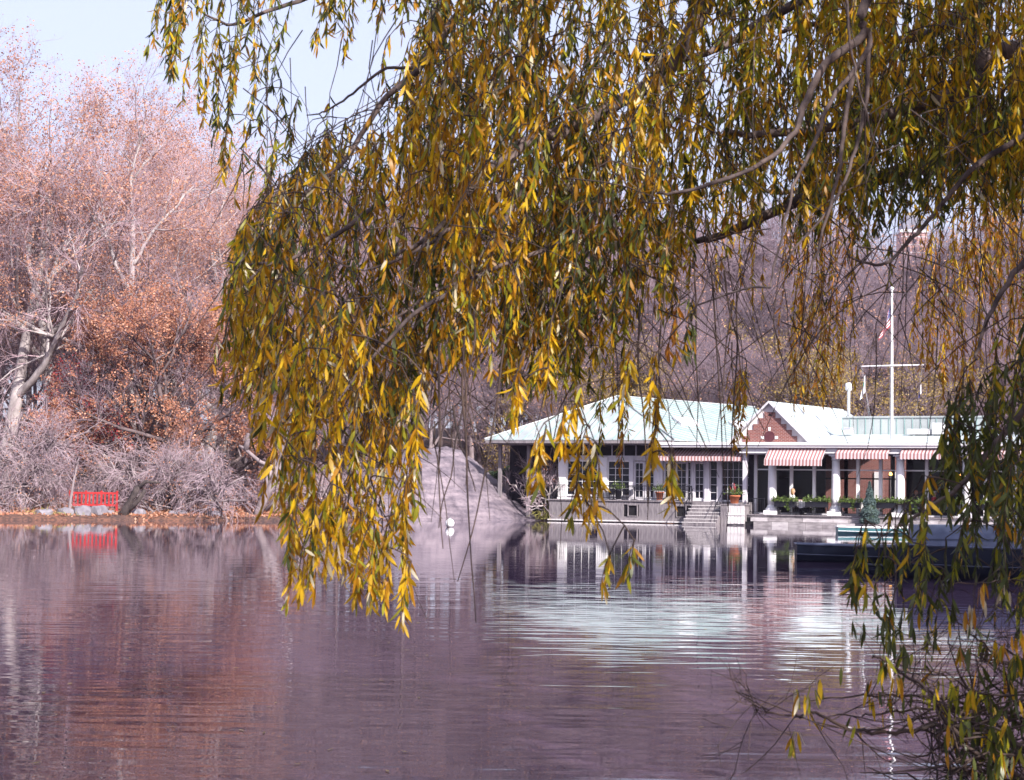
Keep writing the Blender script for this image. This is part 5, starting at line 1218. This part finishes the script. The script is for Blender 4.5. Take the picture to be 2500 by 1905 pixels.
# twigs that tie each strand back to the nearest bough or earlier twig, so they fork like a tree
from mathutils.kdtree import KDTree
def kd_of(pts):
    kd = KDTree(len(pts))
    for i_, p_ in enumerate(pts): kd.insert(p_, i_)
    kd.balance(); return kd
kd0 = kd_of(LP); order = np.argsort([kd0.find(a)[2] for a in A0])
nodes = [tuple(p) for p in LP]; kd = kd0; pend = []; conn = []
for c_, i in enumerate(order):
    a = A0[i]; q, _, ds = kd.find(a + (0, 0, .06)); q = np.array(q)
    for p_ in pend:
        d_ = math.dist(p_, a)
        if d_ < ds: ds, q = d_, np.array(p_)
    m1 = q + (a - q) * .33 + rng.normal(0, .05, 3) * ds + (0, 0, .10 * ds); m2 = q + (a - q) * .70 + rng.normal(0, .05, 3) * ds + (0, 0, .13 * ds)
    conn.append([q, (q + m1) / 2 + (0, 0, .02 * ds), m1, m2, a])
    pend += [tuple(m1), tuple(m2), tuple(a), tuple(P[i, 1]), tuple(P[i, 3])]
    if len(pend) > 400: nodes += pend; pend = []; kd = kd_of(nodes)
conn = np.array(conn); cl = np.linalg.norm(conn[:, 0] - conn[:, 4], axis=1)
twigs.add(*tubes(wloc(conn), np.clip(.0028 + cl * .003, .0028, .007)[:, None] * np.linspace(1, .6, 5)[None], 4))
# bare fine twigs crossing the crown
xs_ = rng.uniform(560, 2500, 420); nb_ = len(xs_); Pb = np.zeros((nb_, 6, 3))
for i in range(nb_): Pb[i, 0] = at(xs_[i], rng.uniform(0, np.interp(xs_[i], [560, 700, 1000, 1100, 1500, 1700, 2500], [800, 1100, 1200, 950, 950, 850, 800])), rng.uniform(6, 9))
d = np.stack([rng.normal(0, .7, nb_), rng.normal(0, .3, nb_), rng.normal(-.6, .35, nb_)], 1)
for j in range(1, 6):
    d = d + np.stack([rng.normal(0, .12, nb_), rng.normal(0, .1, nb_), np.full(nb_, -.16)], 1); d /= np.linalg.norm(d, axis=1, keepdims=True); Pb[:, j] = Pb[:, j - 1] + d * rng.uniform(.06, .16, nb_)[:, None]
twigs.add(*tubes(wloc(Pb), np.tile(np.linspace(.003, .0011, 6), (nb_, 1)), 3))
# long bare whips hanging against the far shore
for (x, y0, y1, Y, dx) in ((1160, 820, 1290, 6.2, -90), (1072, 900, 1340, 6.3, 6), (1130, 880, 1185, 6.1, 12), (1105, 1050, 1200, 6.2, 60), (1620, 700, 1270, 6.8, -40), (1700, 690, 1100, 7, 6), (1740, 700, 1250, 7, 40), (1770, 720, 1050, 7.2, 90), (1560, 800, 1240, 6.6, 25), (1230, 900, 1420, 6.2, -110), (1130, 960, 1520, 6, 30), (1800, 760, 1300, 7.5, -30)):
    n_ = 9; pts = np.array([at(x + dx * (i / 8) ** 1.4 + rng.normal(0, 3), y0 - 60 + (y1 - y0 + 60) * i / 8, Y) for i in range(n_)]); twigs.add(*tubes(wloc(smooth_line(pts, 18))[None], np.linspace(.0042, .0016, 18)[None], 4))
# leaves
def leaf_template():
    s = np.array([.24, .52, .78]); w = np.array([.42, .5, .34]); V = [(0, 0, 0)]
    for a, c in zip(s, w): V += [(-c, .10 * c, -a), (c, .10 * c, -a)]
    V += [(0, 0, -1)]
    T = [(0, 1, 2), (7, 6, 5)]; Q = [(1, 3, 4, 2), (3, 5, 6, 4)]
    return np.array(V, float), np.array(T), np.array(Q)
LV0, LT0, LQ0 = leaf_template()
Cs, Ax, Sz, Mi, Fr = [], [], [], [], []
for i, (a, h, pal) in enumerate(ST):
    seg = np.linalg.norm(np.diff(P[i], axis=0), axis=1).sum(); m = int(seg / (.0125 if i < n_front else .03)) + 3
    u = np.sort(rng.random(m)) * (k - 1); j = np.minimum(u.astype(int), k - 2); f = (u - j)[:, None]
    Cs.append(P[i, j] * (1 - f) + P[i, j + 1] * f); Fr.append(np.full(m, i < n_front))
    az = rng.uniform(0, 6.283, m); tilt = np.abs(rng.normal(.36, .30, m)); Ax.append(np.stack([np.sin(tilt) * np.cos(az), np.sin(tilt) * np.sin(az), -np.cos(tilt)], 1))
    far_ = a[1] > 10.5
    Sz.append(rng.uniform(.034, .078, m) * (.85 if far_ else 1) * (2.1 if i >= n_front else 1)); pr = np.array(PA[pal]); cb = mnoise.noise(Vector(a * 1.7)) * 2.6; pr = pr * np.exp(rng.normal(0, .6, 6) + cb * np.array([.2, 1.0, .3, -1.0, -.2, .4])); Mi.append(rng.choice(6, m, p=pr / pr.sum()))  # noise tips strands yellow or olive to imitate lit and shaded clumps
Cs = np.concatenate(Cs); Ax = np.concatenate(Ax); Sz = np.concatenate(Sz); Mi = np.concatenate(Mi); Fr = np.concatenate(Fr)
def leaf_frames(Ax, rng):
    z = -Ax; x = np.cross(z, rng.normal(size=Ax.shape)); x /= np.linalg.norm(x, axis=1, keepdims=True); y = np.cross(z, x); return x, y, z
LX, LY, LZ = leaf_frames(Ax, rng); Wd = rng.uniform(.15, .21, len(Sz)); Cu = rng.normal(.12, .20, len(Sz))
def leaf_verts(C, X, Y, Z, s, w, cu):
    L = LV0[None].repeat(len(C), 0); l0 = L[:, :, 2]
    yy = L[:, :, 1] * w[:, None] * 2 + cu[:, None] * l0 ** 2 * 1.2
    return C[:, None] + s[:, None, None] * ((L[:, :, 0] * w[:, None])[:, :, None] * X[:, None] + yy[:, :, None] * Y[:, None] + l0[:, :, None] * Z[:, None])
# the nearest, largest leaves are single objects
vis = np.where(Fr & (Cs[:, 1] < 7.4))[0]
proj = lambda C: None
sc = Sz[vis] / Cs[vis, 1] + rng.normal(0, .0006, len(vis)); pick = vis[np.argsort(-sc)[:300]]
rest = np.ones(len(Cs), bool); rest[pick] = False
V = leaf_verts(Cs[rest], LX[rest], LY[rest], LZ[rest], Sz[rest], Wd[rest], Cu[rest]); n = len(V)
off = np.arange(n)[:, None, None] * 8
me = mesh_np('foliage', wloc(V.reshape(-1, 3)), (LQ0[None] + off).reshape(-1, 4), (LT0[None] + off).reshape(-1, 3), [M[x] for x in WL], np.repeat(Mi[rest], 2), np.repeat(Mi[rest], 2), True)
o = link('foliage', me, willow); o['kind'] = 'stuff'
lm_cache = {}
for i in pick:
    key = (Mi[i], int(rng.integers(0, 3)))
    if key not in lm_cache:
        v = leaf_verts(np.zeros((1, 3)), np.array([[1., 0, 0]]), np.array([[0, 1., 0]]), np.array([[0, 0, 1.]]), np.ones(1), np.array([.155 + .025 * key[1]]), np.array([.02 + .1 * key[1]]))[0]
        lm_cache[key] = mesh_np('leaf', v, LQ0, LT0, [M[WL[key[0]]]], smooth=True)
    lo = link('leaf', lm_cache[key], willow)
    mx_ = Matrix([[LX[i, r], LY[i, r], LZ[i, r]] for r in range(3)]).to_4x4() @ Matrix.Scale(Sz[i], 4)
    mx_.translation = Vector(Cs[i] - WB); lo.matrix_local = mx_
link('trunk', wood.mesh('trunk', [M['bark_willow']], True), willow)
link('branches', twigs.mesh('branches', [M['twig_willow']]), willow)['kind'] = 'stuff'
print('willow leaves', len(Cs), 'strands', N)

# ------------------------------------------------------------------ low willow shrub on the near right bank
SB = np.array([3.4, 6.3, float(ground_h(3.4, 6.3))]); shrub = empty('willow_shrub', SB); tag(shrub, 'tangled low willow shrub reaching over the water at the lower right', 'shrub')
wood = Geo(); limbs2 = []
def sl(pix, Y0, Y1, r0, r1):
    n = len(pix); P = [at(x, y, Y0 + (Y1 - Y0) * i / (n - 1)) for i, (x, y) in enumerate(pix)]; P.append(SB + rng.normal(0, .12, 3) * (1, 1, 0) - (0, 0, .05))
    Lr = smooth_line(P, len(P) * 5); Lr += rng.normal(0, .003, Lr.shape); Rr = np.linspace(r0 * .7, r1 * .75, len(Lr)); wood.add(*tubes(Lr[None] - SB, Rr[None], 6)); limbs2.append((Lr, Rr))
sl([(1816, 1707), (1879, 1739), (1951, 1750), (1980, 1736), (2023, 1757), (2081, 1782), (2160, 1790), (2232, 1786), (2300, 1772), (2420, 1790), (2540, 1850)], 5.7, 6.0, .003, .014)
sl([(1973, 1710), (2088, 1700), (2160, 1698), (2304, 1707), (2376, 1725), (2500, 1760)], 5.8, 6.1, .003, .010)
sl([(2106, 1748), (2182, 1739), (2268, 1732), (2380, 1745), (2520, 1790)], 5.9, 6.1, .004, .010)
sl([(2130, 1600), (2160, 1613), (2207, 1649), (2268, 1689), (2304, 1754), (2360, 1810), (2460, 1880)], 5.6, 5.9, .004, .012)
sl([(2180, 1620), (2300, 1650), (2380, 1700), (2440, 1790), (2520, 1850)], 5.9, 6.1, .003, .008)
sl([(2290, 1560), (2380, 1600), (2460, 1620), (2540, 1650)], 6.0, 6.2, .002, .006)
sl([(2330, 1610), (2420, 1615), (2520, 1640), (2600, 1700)], 6.0, 6.2, .002, .006)
sl([(2280, 1850), (2360, 1860), (2440, 1850), (2540, 1880)], 5.8, 6.0, .002, .007)
sl([(2210, 1840), (2300, 1870), (2400, 1890), (2520, 1930)], 5.8, 6.0, .002, .008)
sl([(1800, 1600), (1830, 1700), (1845, 1730), (1879, 1739), (1960, 1752)], 5.7, 5.75, .001, .003)
sl([(2260, 1440), (2310, 1480), (2350, 1530), (2420, 1590), (2520, 1690)], 6.0, 6.2, .002, .006)
sl([(2330, 1425), (2420, 1422), (2500, 1420), (2600, 1440)], 5.8, 6.2, .002, .006)
allL = [(Lr[None], Rr[None]) for Lr, Rr in limbs2]
P1s, R1s = [], []
for Lr, Rr in allL:
    p1, r1 = grow(rng, Lr, Rr, 9, .14, .66, .32, .7, (0, 0, .25), .14, 6, .6, .0014); P1s.append(p1); R1s.append(r1)
P1 = np.concatenate(P1s); R1 = np.concatenate(R1s); wood.add(*tubes(P1 - SB, R1, 3))
P2, R2 = grow(rng, P1, R1, 3, .2, 1, .16, .7, (0, 0, .1), .12, 4, .7, .0010); wood.add(*tubes(P2 - SB, R2, 3))
Lr = np.concatenate([np.linspace(2250, 2520, 60)]); Pd = np.zeros((140, 6, 3))
for i in range(140): Pd[i, 0] = at(rng.uniform(2280, 2560), rng.uniform(1690, 1960), rng.uniform(5.8, 6.5))
d = rng.normal(0, 1, (140, 3)) * (1, .5, .7)
for j in range(1, 6):
    d = d + rng.normal(0, .25, d.shape); d /= np.linalg.norm(d, axis=1, keepdims=True); Pd[:, j] = Pd[:, j - 1] + d * .055
wood.add(*tubes(Pd - SB, np.tile(np.linspace(.0045, .0015, 6), (140, 1)), 4))
link('branches', wood.mesh('branches', [M['twig_willow'], ], True), shrub)['kind'] = 'stuff'
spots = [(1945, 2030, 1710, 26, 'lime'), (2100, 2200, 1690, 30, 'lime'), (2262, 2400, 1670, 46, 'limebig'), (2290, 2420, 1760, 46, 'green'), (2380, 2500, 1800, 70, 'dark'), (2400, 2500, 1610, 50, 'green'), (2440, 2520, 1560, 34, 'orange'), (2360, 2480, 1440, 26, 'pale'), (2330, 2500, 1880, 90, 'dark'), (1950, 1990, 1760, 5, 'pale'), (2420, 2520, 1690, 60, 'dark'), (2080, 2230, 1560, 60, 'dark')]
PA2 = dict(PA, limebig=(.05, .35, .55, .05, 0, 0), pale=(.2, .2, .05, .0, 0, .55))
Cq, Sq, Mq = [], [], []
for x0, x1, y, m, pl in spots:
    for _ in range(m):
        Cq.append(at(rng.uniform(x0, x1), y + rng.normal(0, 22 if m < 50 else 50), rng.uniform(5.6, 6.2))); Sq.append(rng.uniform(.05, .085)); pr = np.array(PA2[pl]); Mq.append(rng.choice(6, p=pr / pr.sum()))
Cq, Sq, Mq = np.array(Cq), np.array(Sq), np.array(Mq); nq = len(Cq)
# each leaf hangs from the nearest twig point
TP = np.concatenate([P1.reshape(-1, 3), P2.reshape(-1, 3), Pd.reshape(-1, 3)])
Cq = np.array([TP[np.argmin(((TP - c) ** 2).sum(1))] * .75 + c * .25 if np.min(((TP - c) ** 2).sum(1)) < .02 else TP[np.argmin(((TP - c) ** 2).sum(1))] for c in Cq])
az = rng.uniform(0, 6.283, nq); tl_ = np.abs(rng.normal(.2, .2, nq)); Aq = np.stack([np.sin(tl_) * np.cos(az), np.sin(tl_) * np.sin(az), -np.cos(tl_)], 1)
X_, Y_, Z_ = leaf_frames(Aq, rng)
for i in range(nq):
    key = (Mq[i], int(rng.integers(0, 3)))
    if key not in lm_cache:
        v = leaf_verts(np.zeros((1, 3)), np.array([[1., 0, 0]]), np.array([[0, 1., 0]]), np.array([[0, 0, 1.]]), np.ones(1), np.array([.155 + .025 * key[1]]), np.array([.02 + .1 * key[1]]))[0]
        lm_cache[key] = mesh_np('leaf', v, LQ0, LT0, [M[WL[key[0]]]], smooth=True)
    if i >= 300: break
    lo = link('leaf', lm_cache[key], shrub); mx_ = Matrix([[X_[i, r], Y_[i, r], Z_[i, r]] for r in range(3)]).to_4x4() @ Matrix.Scale(Sq[i], 4); mx_.translation = Vector(Cq[i] - SB); lo.matrix_local = mx_
if nq > 300:
    V = leaf_verts(Cq[300:], X_[300:], Y_[300:], Z_[300:], Sq[300:], np.full(nq - 300, .18), np.full(nq - 300, .1)); off = np.arange(len(V))[:, None, None] * 8
    o = link('foliage', mesh_np('foliage', V.reshape(-1, 3) - SB, (LQ0[None] + off).reshape(-1, 4), (LT0[None] + off).reshape(-1, 3), [M[x] for x in WL], np.repeat(Mq[300:], 2), np.repeat(Mq[300:], 2), True), shrub); o['kind'] = 'stuff'

# look-alikes that still share a label are told apart by their place in the row
from collections import defaultdict
byl = defaultdict(list)
for o in S.objects:
    if o.parent is None and o.get('label'): byl[o['label']].append(o)
ORD = ['leftmost', 'second from left', 'third from left', 'fourth from left', 'fifth from left', 'sixth from left', 'seventh from left']
NUM = {2: 'two', 3: 'three', 4: 'four', 5: 'five', 6: 'six', 7: 'seven', 8: 'eight'}
for lb, os_ in byl.items():
    if 1 < len(os_) <= 8:
        os_.sort(key=lambda q: q.location.x / q.location.y)
        for i, q in enumerate(os_): q['label'] = lb + ', ' + ('rightmost' if i == len(os_) - 1 else 'middle' if len(os_) == 3 and i == 1 else ORD[i]) + ' of ' + NUM[len(os_)]
